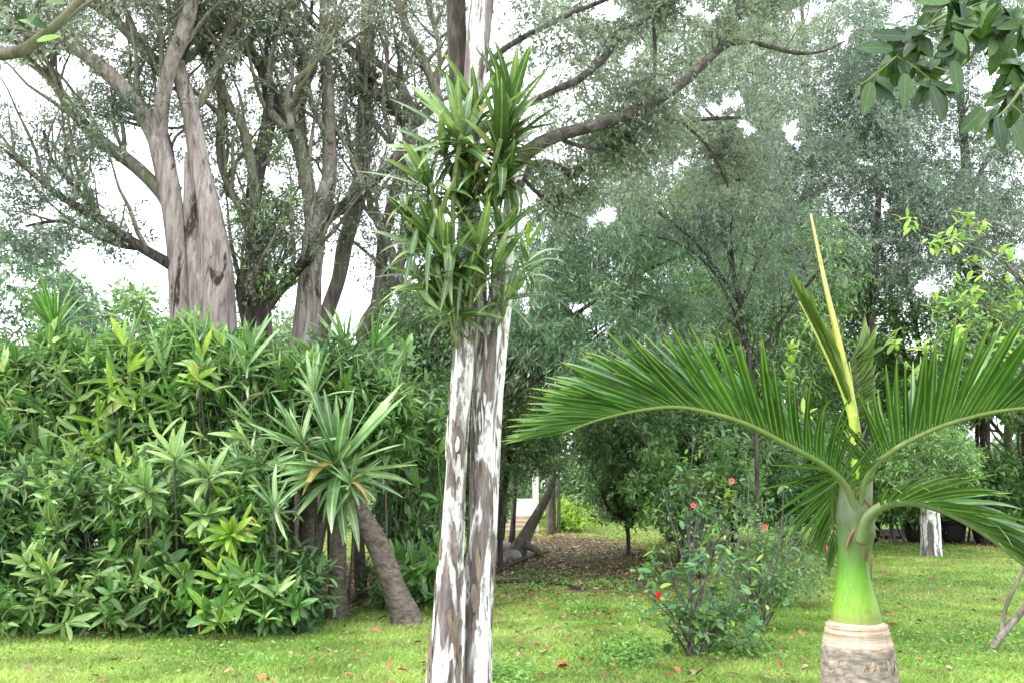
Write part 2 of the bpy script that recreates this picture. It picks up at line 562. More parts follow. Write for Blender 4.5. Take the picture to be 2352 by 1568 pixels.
def twigcloud(name, A, B, C, r0, mat, parent):
    """thin three-sided twigs A-B-C joined"""
    n = len(A)
    if n == 0: return
    o = np.array(ORG[parent])
    rings = []
    d = nrm(C - A)
    ref = np.where(np.abs(d[:, 2:3]) < 0.9, np.array([[0, 0, 1.0]]), np.array([[1.0, 0, 0]]))
    x = nrm(np.cross(d, ref)); y = np.cross(d, x)
    r0 = np.broadcast_to(r0, (n,))[:, None]
    for q, s in ((A, 1.0), (B, 0.65), (C, 0.25)):
        for k in range(3):
            th = 2.0944 * k
            rings.append(q - o + (x * math.cos(th) + y * math.sin(th)) * r0 * s)
    V = np.stack(rings, 1).reshape(-1, 3)
    tt = []
    for j in (0, 3):
        for k in range(3):
            a = j + k; b = j + (k + 1) % 3
            tt += [(a, b, b + 3), (a, b + 3, a + 3)]
    T = (np.array(tt)[None] + (np.arange(n) * 9)[:, None, None]).reshape(-1, 3)
    return linkmesh(name, npmesh(name, V, T, smooth=True), mat, parent, 'stuff')


GAPS = [(35, 195, 75, 45), (150, 165, 60, 42), (275, 95, 25, 30), (300, 320, 55, 22), (280, 425, 72, 55), (95, 510, 55, 22),
        (195, 612, 50, 48), (312, 50, 14, 22), (525, 45, 14, 25), (562, 175, 24, 38), (612, 400, 26, 36), (716, 178, 18, 26),
        (820, 105, 18, 26), (900, 150, 22, 34), (958, 195, 16, 22), (1388, 30, 42, 30), (1448, 122, 26, 24), (1203, 105, 14, 22),
        (1217, 448, 24, 42), (1031, 430, 18, 28), (1388, 500, 42, 26), (1865, 28, 40, 26), (1613, 25, 26, 18), (1700, 50, 20, 12),
        (1946, 77, 20, 20), (2058, 28, 30, 24), (1655, 245, 72, 22), (1705, 290, 24, 20), (1823, 297, 20, 34), (2023, 469, 20, 22),
        (2268, 190, 26, 22), (2132, 650, 24, 24), (2240, 617, 16, 18), (2272, 992, 46, 32), (1344, 696, 50, 20), (1207, 706, 26, 20),
        (1372, 760, 26, 16), (1540, 735, 12, 12), (422, 455, 12, 75), (758, 620, 14, 60), (1010, 690, 10, 30), (1573, 375, 26, 16),
        (60, 650, 22, 20), (655, 690, 22, 26), (720, 30, 22, 24), (2045, 300, 12, 12), (1985, 380, 12, 10), (120, 300, 25, 15)]


def keepmask(P, gaps, soft=0.35):
    px, py = proj(P)
    ok = np.ones(len(P), bool)
    wx = 13 * np.sin(py * .071 + px * .02) + 8 * np.sin(py * .19 + 1.3 + px * .06) + 4 * np.sin(px * .41 + py * .3)
    wy = 12 * np.sin(px * .063 + 2.1) + 8 * np.sin(px * .17 - py * .05) + 4 * np.sin(py * .37 - px * .29)
    px = px + wx; py = py + wy
    for (cx, cy, rx, ry) in gaps:
        q = ((px - cx) / rx) ** 2 + ((py - cy) / ry) ** 2
        q = q * (1 + soft * 1.6 * (RNG.random(len(P)) - 0.3)) * (1 + 0.3 * np.sin(px * 0.11 + cy) * np.sin(py * 0.13 + cx))
        ok &= q > 1
    return ok


def region(n, cx, cy, rx, ry, d, dd, flat=0.5):
    """n clump centres in an ellipse seen around (cx,cy), at depth d +- dd"""
    out = []
    for _ in range(n):
        a = U(0, 6.2832); r = math.sqrt(random.random())
        Y = max(2.0, random.gauss(d, dd))
        out.append(at(cx + rx * r * math.cos(a), cy + ry * r * math.sin(a), Y))
    return out


def crown(root, centers, R, sprays, per, L, Wd, mat, twig=None, droop=0.25, shape='dia', gaps=GAPS, limbs=None, name='crown', tw=0.006,
          minz=0.05, spread=0.8):
    C = np.array([tuple(c) for c in centers])
    if gaps: C = C[keepmask(C, [(g[0], g[1], g[2] * 0.8, g[3] * 0.8) for g in gaps], 0.2)]
    n = len(C)
    if n == 0: return
    Rn = R * RNG.uniform(0.65, 1.25, n)
    D = RNG.normal(size=(n, sprays, 3)); D[..., 2] = D[..., 2] * 0.75 + 0.15
    D /= np.linalg.norm(D, axis=2, keepdims=True)
    ln = Rn[:, None] * RNG.uniform(0.55, 1.15, (n, sprays))
    s = RNG.uniform(0.18, 1.0, (n, sprays, per))
    sag = np.zeros(3); sag[2] = -1
    C2 = C[:, None] + RNG.normal(size=D.shape) * (Rn[:, None, None] * 0.3)
    P = C2[:, :, None] + D[:, :, None] * (ln[..., None, None] * s[..., None]) + sag * (droop * ln[..., None, None] * s[..., None] ** 2)
    P = P.reshape(-1, 3)
    P = P + RNG.normal(size=P.shape) * (L * 0.3)
    DD = np.repeat(D.reshape(-1, 3), per, 0)
    LD = DD * 0.6 + RNG.normal(size=P.shape) * spread * 0.7 + sag * droop
    UPv = RNG.normal(size=P.shape) * 0.7 + np.array([0, 0, 1.0])
    ok = keepmask(P, gaps) if gaps else np.ones(len(P), bool)
    ok &= P[:, 2] > minz
    P, LD, UPv = P[ok], LD[ok], UPv[ok]
    k = len(P)
    crnd = np.repeat(RNG.normal(size=n) * 0.16, sprays * per)[ok]
    rnd = np.clip(RNG.beta(2.2, 2.2, k) + crnd, 0, 1)
    leafcloud(name, P, LD, UPv, L * RNG.uniform(0.6, 1.25, k), Wd * RNG.uniform(0.7, 1.2, k), mat, root, shape, rnd=rnd)
    if twig is not None:
        A = C2.reshape(-1, 3); dl = D.reshape(-1, 3) * ln.reshape(-1, 1)
        Bm = A + dl * 0.5 + sag * (droop * 0.25) * ln.reshape(-1, 1)
        E = A + dl + sag * droop * ln.reshape(-1, 1)
        if gaps:
            ok = keepmask(Bm, gaps); A, Bm, E = A[ok], Bm[ok], E[ok]
        if limbs is not None and len(limbs):
            LP = np.array([tuple(q) for q in limbs])
            idx = np.array([np.argsort(((LP - c) ** 2).sum(1))[RNG.integers(0, min(10, len(LP)))] for c in C])
            near = LP[idx]
            dist = np.linalg.norm(near - C, axis=1)
            sel = dist < 1.9
            a2 = near[sel]; c2 = C[sel]
            mid = (a2 + c2) / 2 + RNG.normal(size=a2.shape) * (dist[sel][:, None] * 0.09)
            r = np.concatenate([np.full(len(A), tw), np.clip(dist[sel] * 0.5 * tw, 0.002, 0.012)])
            A = np.concatenate([A, a2]); Bm = np.concatenate([Bm, mid]); E = np.concatenate([E, c2])
        else:
            r = tw
        twigcloud('twigs', A, Bm, E, r, twig, root)


def limbpx(mb, pts, Y, n=9, dY=0.0, **kw):
    """a limb given as (px, py, width in px) with depth Y (running to Y+dY)"""
    k = len(pts) - 1
    P = []; R = []
    for i, q in enumerate(pts):
        y = Y + dY * i / k + (q[3] if len(q) > 3 else 0)
        P.append(at(q[0], q[1], y)); R.append(pxr(q[2], y))
    return mb.tube(P, R, n=n, **kw)


def sprout(mb, Q, R, n, lo, hi, t0=0.25, rmax=0.35, up=0.5, tips=None, n8=5):
    """side branches growing from a limb"""
    for _ in range(n):
        i = int(U(t0, 0.98) * (len(Q) - 2))
        p = Q[i]; d = (Q[i + 1] - Q[i]).normalized()
        ln = U(lo, hi)
        v = (d * U(0.3, 0.9) + Vector((U(-1, 1), U(-1, 1), U(-0.5, 1) + up)).normalized() * 0.9).normalized()
        pts = [p.copy()]
        for k in range(5):
            v = (v + Vector((U(-1, 1), U(-1, 1), U(-0.6, 1))) * 0.28).normalized()
            pts.append(pts[-1] + v * ln / 5)
        r0 = min(R[i] * rmax + 0.002, 0.05)
        mb.tube(pts, [r0 * (1 - 0.16 * k) for k in range(6)], n=n8, sub=2, cap=False)
        if tips is not None: tips += [pts[3], pts[4], pts[5]]


def frame(pos, d, up, sx=1.0, sy=1.0):
    y = d.normalized()
    x = y.cross(up)
    if x.length < 1e-4: x = Vector((1, 0, 0))
    x.normalize()
    z = x.cross(y)
    m3 = Matrix((x, y, z)).transposed()
    return Matrix.Translation(pos) @ m3.to_4x4() @ Matrix.Diagonal((sx, sy, sy, 1))


def leafmesh(name, mat, width, bend, prof, rows=6, fold=0.18, wave=0.0):
    """a single leaf of unit length along +Y, arching down towards its tip"""
    v = []; f = []
    y = 0.0; z = 0.0; ang = 0.0
    for i in range(rows + 1):
        tt = i / rows
        w = width * 0.5 * prof(tt)
        wv = wave * math.sin(tt * 17)
        v += [(-w, y, z + w * fold + wv), (0, y, z), (w, y, z + w * fold - wv)]
        ang = -bend * ((tt + 0.5 / rows) ** 1.4)
        y += math.cos(ang) / rows; z += math.sin(ang) / rows
    for i in range(rows):
        a = i * 3
        f += [(a, a + 1, a + 4, a + 3), (a + 1, a + 2, a + 5, a + 4)]
    me = bpy.data.meshes.new(name)
    me.from_pydata(v, [], f)
    me.polygons.foreach_set('use_smooth', [True] * len(me.polygons))
    me.materials.append(mat)
    me.update()
    return me


lance = lambda t: max(0.02, (math.sin(math.pi * min(1, t * 0.92 + 0.06)) ** 0.8))
ovate = lambda t: max(0.02, math.sin(math.pi * (0.04 + 0.94 * t) ** 0.85) ** 0.65)
strap = lambda t: max(0.02, min(1, 0.45 + t * 2.2) * (1 - t ** 3.5) ** 0.9)
palml = lambda t: max(0.02, min(1, 0.35 + t * 3.0) * (1 - t ** 2.2) ** 0.8)


def leafset(name, mat, width, bends, prof, **kw):
    return [leafmesh(name, mat, width, b, prof, **kw) for b in bends]


LS = {
    'lance': leafset('lance_leaf', M['leaf_lance'], 0.23, (0.3, 0.8, 1.3), lance),
    'deep': leafset('deep_leaf', M['leaf_deep'], 0.28, (0.3, 0.8, 1.3), lance),
    'broad': leafset('broad_leaf', M['leaf_deep'], 0.5, (0.3, 0.7), ovate),
    'lime': leafset('lime_leaf', M['leaf_lime'], 0.23, (0.15, 0.5, 0.9), lance),
    'strap': leafset('strap_leaf', M['leaf_strap'], 0.12, (0.15, 0.55, 1.05), strap, rows=8),
    'strapd': leafset('strap_leaf', M['leaf_deep'], 0.085, (0.15, 0.5, 0.9), strap, rows=8),
    'epi': leafset('epi_leaf', M['leaf_epi'], 0.16, (0.3, 1.0, 1.9), strap, rows=8),
    'epilime': leafset('epi_leaf', M['leaf_epi_lime'], 0.16, (0.2, 0.8), lance),
    'shiny': leafset('shiny_leaf', M['leaf_shiny'], 0.16, (1.3, 1.8), strap, rows=8),
    'near': leafset('near_leaf', M['leaf_near'], 0.42, (0.15, 0.45, 0.8), ovate),
    'palm': leafset('leaflet', M['leaf_palm'], 0.078, (0.12, 0.4, 0.9), palml, rows=8, fold=0.35),
    'hib': leafset('hibiscus_leaf', M['leaf_hib'], 0.58, (0.3, 0.7), ovate, rows=5),
}
M['leaf_dead'] = leafmat('leaf_dead', [(0.3, 0.2, 0.08), (0.38, 0.32, 0.1)], 'obj', trans=0.1, rough=.7, spec=.2)
DEAD = leafset('withered_leaf', M['leaf_dead'], 0.12, (0.8, 1.6), lance)
LIMEM = leafset('lime_shoot_leaf', M['leaf_lime'], 0.4, (0.2, 0.6), ovate, rows=5)


def rosette(parent, pos, axis, kind, n, L, lo=-15, hi=78, sx=1.0, spreadz=0.1, name='leaf', skip=None):
    axis = axis.normalized()
    ref = Vector((1, 0, 0)) if abs(axis.x) < 0.8 else Vector((0, 1, 0))
    a = (ref - axis * ref.dot(axis)).normalized(); b = axis.cross(a)
    ms = LS[kind] if isinstance(kind, str) else kind
    for i in range(n):
        az = i * 2.39996 + U(-0.9, 0.9)
        tt = i / max(n - 1, 1)
        el = math.radians(hi + (lo - hi) * tt ** 0.8 + U(-8, 8))
        rad = a * math.cos(az) + b * math.sin(az)
        d = rad * math.cos(el) + axis * math.sin(el)
        up = axis * math.cos(el) - rad * math.sin(el) + Vector((U(-.25, .25), U(-.25, .25), U(-.25, .25)))
        ll = L * (0.62 + 0.38 * math.sin(math.pi * min(1, tt + 0.25))) * U(0.6, 1.15)
        if skip is not None and (skip(pos + d * ll * .4) or skip(pos + d * ll * .85)): continue
        mi = min(len(ms) - 1, int(tt * len(ms) * U(0.6, 1.3)))
        if random.random() < .03 and 'DEAD' in globals(): place(name, DEAD[1], frame(pos, d - axis * .5, up, ll * sx * .8, ll * .8), parent); continue
        place(name, ms[mi], frame(pos - axis * (spreadz * tt * L * 2), d, up, ll * sx, ll), parent)


# ------------------------------------------------------------------ trees behind the hedge on the left
def tree(name, label, cat, basepx, basepy, Y, group=None):
    b = at(basepx, basepy, Y)
    return thing(name, label, cat, (b.x, Y, 0.0), group)


# pale multi-stemmed tree
TA = tree('tall_tree', 'tall tree with thick pale grey trunks rising behind the hedge, leftmost of the big trunks', 'tree', 480, 760, 14.5)
tips = []; LP = []
for pts in ([(418, 1352, 64.8), (418, 900, 60.5), (415, 740, 49.7), (405, 560, 47.5), (388, 430, 54.0), (362, 320, 49.7)],
            [(506, 1352, 104), (505, 900, 96), (500, 740, 84), (494, 600, 74), (480, 500, 62), (460, 390, 48), (440, 270, 42), (418, 190, 38), (402, 130, 38)],
            [(480, 1352, 75.6), (462, 900, 47.5), (458, 720, 43.2), (450, 560, 43.2), (440, 480, 36.4), (432, 400, 18.2), (428, 350, 6.5)]):
    mb = MB(); Q, R = limbpx(mb, pts, 14.5, n=16, flute=0.08, lobes=4, rough=0.05)
    mb.build('trunk', M['bark_pale'], TA)
sp = MB()
for pts, mt in (([(365, 330, 45.4), (318, 245, 41.0), (255, 175, 39.0), (185, 120, 31.2), (110, 92, 23.4), (20, 60, 18.2)], 'bark_pale'),
                ([(366, 325, 43.2), (372, 240, 36.7), (390, 150, 39.0), (420, 80, 39.0), (440, 0, 36.7), (450, -120, 39.0)], 'bark_pale'),
                ([(402, 140, 39.0), (440, 55, 33.8), (462, -60, 28.6)], 'bark_dark'),
                ([(405, 150, 26.0), (450, 118, 19.5), (490, 70, 15.6), (530, 0, 13.0), (560, -80, 10.4)], 'bark_olive'),
                ([(380, 175, 28.6), (330, 115, 26.0), (285, 68, 22.1), (235, 18, 18.2), (190, -40, 14.3)], 'bark_olive'),
                ([(398, 500, 26.0), (378, 455, 33.8), (345, 415, 31.2), (298, 372, 31.2), (232, 325, 31.2), (170, 260, 27.3), (118, 185, 22.1), (55, 135, 15.6), (0, 110, 11.7)], 'bark_olive'),
                ([(412, 622, 28.6), (375, 598, 26.0), (330, 572, 23.4), (270, 532, 20.8), (200, 488, 19.5), (130, 445, 15.6), (70, 395, 11.7), (10, 345, 7.8)], 'bark_dark'),
                ([(232, 505, 11.7), (180, 440, 10.4), (120, 370, 9.1), (100, 300, 6.5)], 'bark_dark'),
                ([(330, 572, 13.0), (260, 560, 11.7), (150, 510, 9.1), (60, 520, 6.5)], 'bark_dark'),
                ([(150, 250, 11.7), (108, 140, 9.1), (60, 120, 6.5)], 'bark_olive'),
                ([(400, 390, 13.0), (380, 300, 10.4), (345, 295, 9.1), (220, 262, 6.5)], 'bark_dark'),
                ([(435, 260, 23.4), (470, 220, 20.8), (500, 150, 16.9), (520, 70, 13.0), (540, -20, 10.4)], 'bark_olive'),
                ([(355, 300, 15.6), (370, 180, 13.0), (368, 60, 11.7), (350, -40, 9.1)], 'bark_olive')):
    mb = MB(); Q, R = limbpx(mb, pts, 14.5, n=10, dY=U(-1.2, 1.2), rough=0.06)
    mb.build('limb', M[mt], TA)
    LP += Q
    sprout(sp, Q, R, 9, 0.7, 2.4, tips=tips, rmax=.7)
sp.build('branches', M['bark_olive'], TA, kind='stuff')
crown(TA, region(60, 130, 430, 170, 150, 14.3, 0.9) + region(26, 160, 560, 170, 60, 14.5, 0.8) + region(12, 260, 250, 90, 40, 14.3, .8),
      0.42, 7, 9, 0.11, 0.035, M['lf_blue'], M['twig'], limbs=LP, shape='dia', name='lower_foliage')
crown(TA, region(80, 350, 120, 260, 170, 16.0, 1.2) + region(40, 80, 40, 130, 70, 13.5, 1) + region(35, 480, 330, 90, 150, 16.8, 1) + region(60, 150, 30, 230, 90, 16, 1.2) + tips, 0.5, 7, 8, 0.105, 0.034, M['lf_olive'], M['twig'], limbs=LP)

# dark stems
TB = tree('dark_trunk_tree', 'slender tree with dark ridged stems, just right of the thick pale trunks', 'tree', 595, 780, 15.2)
tips = []; LP = []; sp = MB()
for pts, mt in (([(600, 1345, 49.7), (600, 900, 47.5), (597, 780, 38.9), (588, 640, 39.0), (582, 500, 36.4), (590, 400, 39.0), (612, 310, 36.7), (622, 230, 36.4), (600, 150, 28.6), (560, 110, 23.4), (520, 70, 15.6), (470, 20, 11.7)], 'bark_dark'),
                ([(585, 1345, 34.6), (590, 900, 39.0), (575, 760, 33.8), (556, 660, 31.2), (575, 590, 26.0), (585, 520, 18.2)], 'bark_dark'),
                ([(612, 1345, 39.0), (618, 900, 33.8), (612, 780, 28.6), (606, 640, 26.0), (596, 500, 23.4)], 'bark_grey'),
                ([(583, 520, 22), (584, 430, 24), (560, 300, 23.4), (530, 250, 19.5), (505, 190, 18.2), (470, 140, 15.6), (460, 60, 10.4)], 'bark_olive'),
                ([(583, 560, 18), (540, 460, 17), (505, 370, 17), (510, 240, 23.4), (500, 190, 22.1), (476, 130, 18.2)], 'bark_olive'),
                ([(622, 260, 23.4), (668, 300, 18.2), (660, 210, 15.6), (720, 150, 11.7), (770, 90, 9.1)], 'bark_olive'),
                ([(560, 120, 18.2), (600, 40, 15.6), (610, -40, 13.0)], 'bark_olive')):
    mb = MB(); Q, R = limbpx(mb, pts, 15.2, n=12, dY=U(-.3, 1.0), flute=0.08, rough=0.08)
    mb.build('trunk' if pts[0][1] > 1000 else 'limb', M[mt], TB)
    LP += Q[8:] if pts[0][1] > 1000 else Q
    sprout(sp, Q, R, 9, 0.7, 2.4, rmax=.7, t0=0.5 if pts[0][1] > 1000 else 0.2, tips=tips)
sp.build('branches', M['bark_olive'], TB, kind='stuff')
crown(TB, region(45, 620, 470, 70, 190, 16.2, 0.8) + region(26, 630, 560, 60, 120, 15.9, 0.8), 0.4, 8, 9, 0.11, 0.035, M['lf_mid'], M['twig'], limbs=LP, name='lower_foliage')
crown(TB, region(60, 580, 140, 170, 190, 17.2, 1.1) + tips, 0.5, 7, 8, 0.105, 0.034, M['lf_olive'], M['twig'], limbs=LP)

TC = tree('forked_tree', 'grey forked tree with rough bark behind the hedge, third big trunk from the left', 'tree', 710, 780, 15.8)
tips = []; LP = []; sp = MB()
for pts, mt in (([(655, 1345, 70), (664, 1150, 66), (692, 900, 84.2), (705, 760, 67.0), (712, 640, 54.0), (720, 560, 54.0), (728, 500, 49.7), (740, 460, 36.7), (752, 420, 33.8)], 'bark_pale'),
                ([(722, 560, 39.0), (714, 480, 36.7), (704, 410, 34.6), (685, 330, 36.4), (655, 265, 31.2), (612, 185, 26.0), (575, 120, 20.8), (510, 60, 14.3)], 'bark_olive'),
                ([(724, 560, 36.7), (738, 490, 36.7), (756, 420, 36.4), (756, 300, 33.8), (752, 180, 31.2), (745, 60, 26.0), (750, -60, 23.4)], 'bark_grey'),
                ([(738, 500, 28.6), (768, 488, 31.2), (815, 458, 28.6), (860, 415, 23.4), (905, 375, 19.5), (940, 340, 13.0)], 'bark_dark'),
                ([(612, 712, 23.4), (642, 668, 26.0), (690, 612, 24.7), (712, 590, 26.0)], 'bark_dark'),
                ([(705, 400, 23.4), (690, 280, 23.4), (695, 160, 19.5), (680, 60, 15.6), (690, -40, 13.0)], 'bark_olive'),
                ([(760, 330, 15.6), (720, 250, 13.0), (690, 110, 10.4), (640, 30, 7.8)], 'bark_olive')):
    mb = MB(); Q, R = limbpx(mb, pts, 15.8, n=12, dY=U(-.6, .6), flute=0.05, rough=0.06)
    mb.build('trunk' if pts[0][1] > 1000 else 'limb', M[mt], TC)
    if pts[0][1] < 1000:
        LP += Q; sprout(sp, Q, R, 9, 0.7, 2.4, tips=tips, rmax=.7)
sp.build('branches', M['bark_olive'], TC, kind='stuff')
crown(TC, region(60, 730, 190, 150, 240, 17.8, 1.1) + region(30, 860, 520, 90, 110, 16.5, 1) + tips, 0.5, 7, 8, 0.105, 0.034, M['lf_olive'], M['twig'], limbs=LP)

TD = tree('leaning_tree', 'leaning tree with several thin grey stems, between forked tree and white-patched trunks', 'tree', 800, 800, 16.6)
tips = []; LP = []; sp = MB()
for pts, mt in (([(676, 1345, 34), (700, 900, 43.2), (748, 730, 36.7), (778, 640, 34.6), (792, 560, 39.0), (825, 450, 36.4), (835, 330, 39.0), (842, 180, 39.0), (845, 20, 36.4), (845, -100, 31.2)], 'bark_grey'),
                ([(704, 1345, 43.2), (790, 900, 36.7), (850, 760, 36.4), (872, 660, 31.2), (880, 560, 28.6), (905, 450, 26.0), (935, 350, 33.8), (942, 290, 39.0), (935, 230, 26.0), (905, 175, 22.1), (862, 140, 16.9), (810, 90, 13.0)], 'bark_grey'),
                ([(940, 300, 33.8), (905, 248, 23.4), (860, 222, 18.2), (780, 204, 10.4)], 'bark_dark'),
                ([(945, 290, 28.6), (1000, 235, 23.4), (985, 170, 20.8), (955, 100, 18.2), (925, 40, 15.6), (900, -30, 13.0)], 'bark_olive'),
                ([(860, 180, 28.6), (810, 120, 22.1), (745, 78, 16.9), (700, 40, 14.3), (640, 0, 11.7)], 'bark_dark'),
                ([(768, 1340, 30), (774, 1120, 28), (850, 900, 39.0), (900, 745, 33.8), (960, 700, 28.6), (1010, 650, 20.8), (1060, 560, 13.0)], 'bark_dark'),
                ([(778, 1340, 26), (784, 1120, 26), (880, 900, 33.8), (830, 770, 31.2), (905, 640, 28.6), (890, 560, 20.8), (850, 470, 15.6), (845, 380, 13.0)], 'bark_olive'),
                ([(915, 1340, 33.8), (900, 900, 31.2), (930, 720, 26.0), (915, 620, 23.4), (950, 540, 15.6), (1000, 480, 10.4)], 'bark_grey'),
                ([(920, 1330, 28.6), (860, 820, 23.4), (990, 730, 18.2), (1030, 690, 13.0)], 'bark_dark'),
                ([(1000, 240, 13.0), (1010, 120, 11.7), (985, 20, 10.4), (975, -40, 9.1)], 'bark_olive'),
                ([(842, 260, 15.6), (900, 330, 13.0), (880, 240, 10.4), (890, 120, 9.1), (870, 0, 6.5)], 'bark_olive')):
    mb = MB(); Q, R = limbpx(mb, pts, 16.6, n=10, dY=U(-.8, .8), rough=0.07)
    mb.build('trunk' if pts[0][1] > 1000 else 'limb', M[mt], TD)
    LP += Q[len(Q) // 2:] if pts[0][1] > 1000 else Q
    sprout(sp, Q, R, 9, 0.7, 2.4, rmax=.7, t0=0.55 if pts[0][1] > 1000 else 0.2, tips=tips)
sp.build('branches', M['bark_olive'], TD, kind='stuff')
crown(TD, region(85, 920, 170, 180, 230, 18.2, 1.1) + region(14, 960, 420, 70, 90, 17, 1) + tips, 0.5, 7, 8, 0.105, 0.034, M['lf_olive'], M['twig'], limbs=LP)

# near branch cutting the top left corner (its tree stands outside the picture)
NB = thing('overhanging_bough', 'out-of-focus grey bough crossing the top left corner, closest branch on that side', 'branch', tuple(at(-160, 150, 5.0)))
mb = MB()
Q, R = limbpx(mb, [(-160, 150, 40), (-40, 128, 34), (45, 118, 30), (100, 82, 26), (150, 38, 22), (200, -20, 18)], 5.0, n=10, rough=0.05)
mb.build('bough', M['bark_grey'], NB)
mb = MB(); Q2, R2 = limbpx(mb, [(100, 82, 14), (150, 48, 10), (195, 12, 9), (240, -10, 7)], 5.0, n=8); mb.build('side_branch', M['bark_grey'], NB)
mb = MB(); limbpx(mb, [(-40, 70, 10), (20, 68, 9), (58, 70, 8), (100, 82, 8)], 5.0, n=8); mb.build('side_branch', M['bark_grey'], NB)
for k in range(34):
    px, py = U(-60, 110), U(-60, 75)
    place('leaf', random.choice(LS['near']), frame(at(px, py, U(4.6, 5.4)), Vector((U(-1, 1), U(-1, 1), U(-1, .4))), Vector((U(-1, 1), -1, U(0, 1))), .12, .13), NB)
place('leaf', LIMEM[0], frame(at(85, 95, 4.9), Vector((1, 0, .3)), Vector((0, -1, .3)), .12, .14), NB)

# ------------------------------------------------------------------ twin-stemmed tree in the middle
CT = thing('twin_trunk_tree', 'twin-stemmed tree with grey bark and flaking white patches standing on the lawn in the middle', 'tree',
           (gnd(1050, 1620).x, 6.6, 0))
YT = 6.6
mb = MB()
limbpx(mb, [(1012, 1680, 104), (1019, 1600, 92), (1025, 1480, 74), (1032, 1340, 58), (1037, 1220, 48), (1045, 1080, 44), (1053, 960, 44), (1063, 820, 50), (1072, 700, 52),
            (1076, 560, 48), (1076, 430, 50), (1080, 330, 50), (1088, 230, 50), (1098, 120, 56), (1108, 0, 62), (1112, -140, 60), (1114, -300, 56)], YT, n=34, sub=6, flute=0.09, lobes=3, rough=0.075)
mb.build('trunk', M['bark_white'], CT)
mb = MB()
limbpx(mb, [(1086, 1680, 84), (1088, 1600, 78), (1096, 1440, 66), (1107, 1280, 60), (1116, 1120, 57), (1122, 960, 57), (1132, 820, 58), (1145, 710, 56), (1160, 600, 40),
            (1172, 500, 36), (1180, 420, 34), (1192, 372, 36)], YT + 0.12, n=34, sub=6, flute=0.09, lobes=4, rough=0.075)
mb.build('trunk', M['bark_white'], CT)
mb = MB()
limbpx(mb, [(1080, 1300, 16), (1088, 1100, 18), (1096, 900, 20), (1104, 780, 22), (1106, 660, 24), (1090, 500, 30), (1068, 330, 36), (1052, 200, 42), (1048, 80, 46), (1046, -40, 46), (1046, -260, 44)],
       YT + 0.25, n=16, flute=0.08, rough=0.08)
mb.build('trunk', M['bark_dark'], CT, label='thin dark rear stem')
mb = MB()
limbpx(mb, [(1084, 1290, 6), (1085, 1100, 12), (1090, 960, 14), (1098, 820, 16), (1104, 700, 20), (1104, 600, 18)], YT + .14, n=14, rough=0.1)
mb.build('trunk_ridge', M['bark_white'], CT)
mb = MB()
limbpx(mb, [(1052, 1640, 22), (1058, 1480, 20), (1062, 1340, 16), (1059, 1262, 3)], YT - 0.02, n=10, rough=0.1)
mb.build('trunk_ridge', M['bark_white'], CT)
mb = MB()
limbpx(mb, [(984, 1700, 22), (992, 1560, 20), (1000, 1420, 11), (1006, 1300, 3)], YT, n=10, rough=0.1)
mb.build('trunk_ridge', M['bark_white'], CT)
tips = []; LP = []; sp = MB()
for pts, y0, dy in (([(1182, 440, 30), (1196, 368, 34), (1240, 330, 34), (1300, 306, 31), (1370, 288, 29), (1430, 270, 28), (1500, 237, 27), (1560, 196, 25), (1615, 148, 22), (1665, 105, 18), (1715, 97, 13), (1770, 108, 12), (1830, 122, 10), (1890, 118, 7), (1940, 95, 4)], 6.7, 1.3),
                    ([(1176, 470, 22), (1215, 385, 20), (1262, 378, 20), (1310, 398, 21), (1360, 372, 20), (1410, 335, 18), (1465, 304, 16), (1530, 285, 14), (1610, 275, 10), (1700, 270, 7)], 6.9, 1.5),
                    ([(1100, 300, 24), (1170, 262, 20), (1270, 210, 16), (1330, 182, 19), (1385, 135, 19), (1425, 80, 17), (1490, 40, 14), (1550, -20, 10)], 6.9, 1.0),
                    ([(1100, 180, 18), (1150, 120, 16), (1205, 85, 14), (1262, 56, 13), (1320, 28, 12), (1390, 0, 10), (1450, -40, 8)], 6.9, 1.0),
                    ([(1640, 130, 10), (1680, 60, 9), (1720, 0, 8), (1750, -60, 6)], 7.8, .5),
                    ([(1665, 106, 8), (1700, 40, 6), (1790, 0, 4)], 7.9, .5),
                    ([(1500, 240, 9), (1505, 120, 9), (1498, 20, 8), (1500, -60, 7)], 7.7, .8),
                    ([(1280, 318, 10), (1330, 335, 9), (1390, 343, 6), (1430, 345, 4)], 7.0, .5),
                    ([(1560, 275, 9), (1620, 330, 8), (1660, 400, 7), (1672, 430, 4)], 8.2, .5),
                    ([(1195, 400, 12), (1230, 440, 10), (1280, 480, 7), (1330, 500, 4)], 6.9, .8)):
    mb = MB(); Q, R = limbpx(mb, pts, y0, n=12, dY=dy, rough=0.09)
    mb.build('limb', M['bark_limb'], CT); LP += Q
    sprout(sp, Q, R, 8, 0.25, 0.9, t0=0.3, tips=tips, rmax=0.14, n8=4)
sp.build('branches', M['bark_limb'], CT, kind='stuff')
crown(CT, region(110, 1420, 170, 270, 200, 11.2, 1.2) + region(115, 1620, 230, 260, 200, 11.6, 1.0) + region(45, 1700, 60, 260, 80, 11, 1) + region(14, 1420, 420, 150, 50, 10, .6) + tips,
      0.32, 9, 13, 0.068, 0.024, M['lf_olive'], M['twig'], limbs=LP + tips, tw=0.0018)

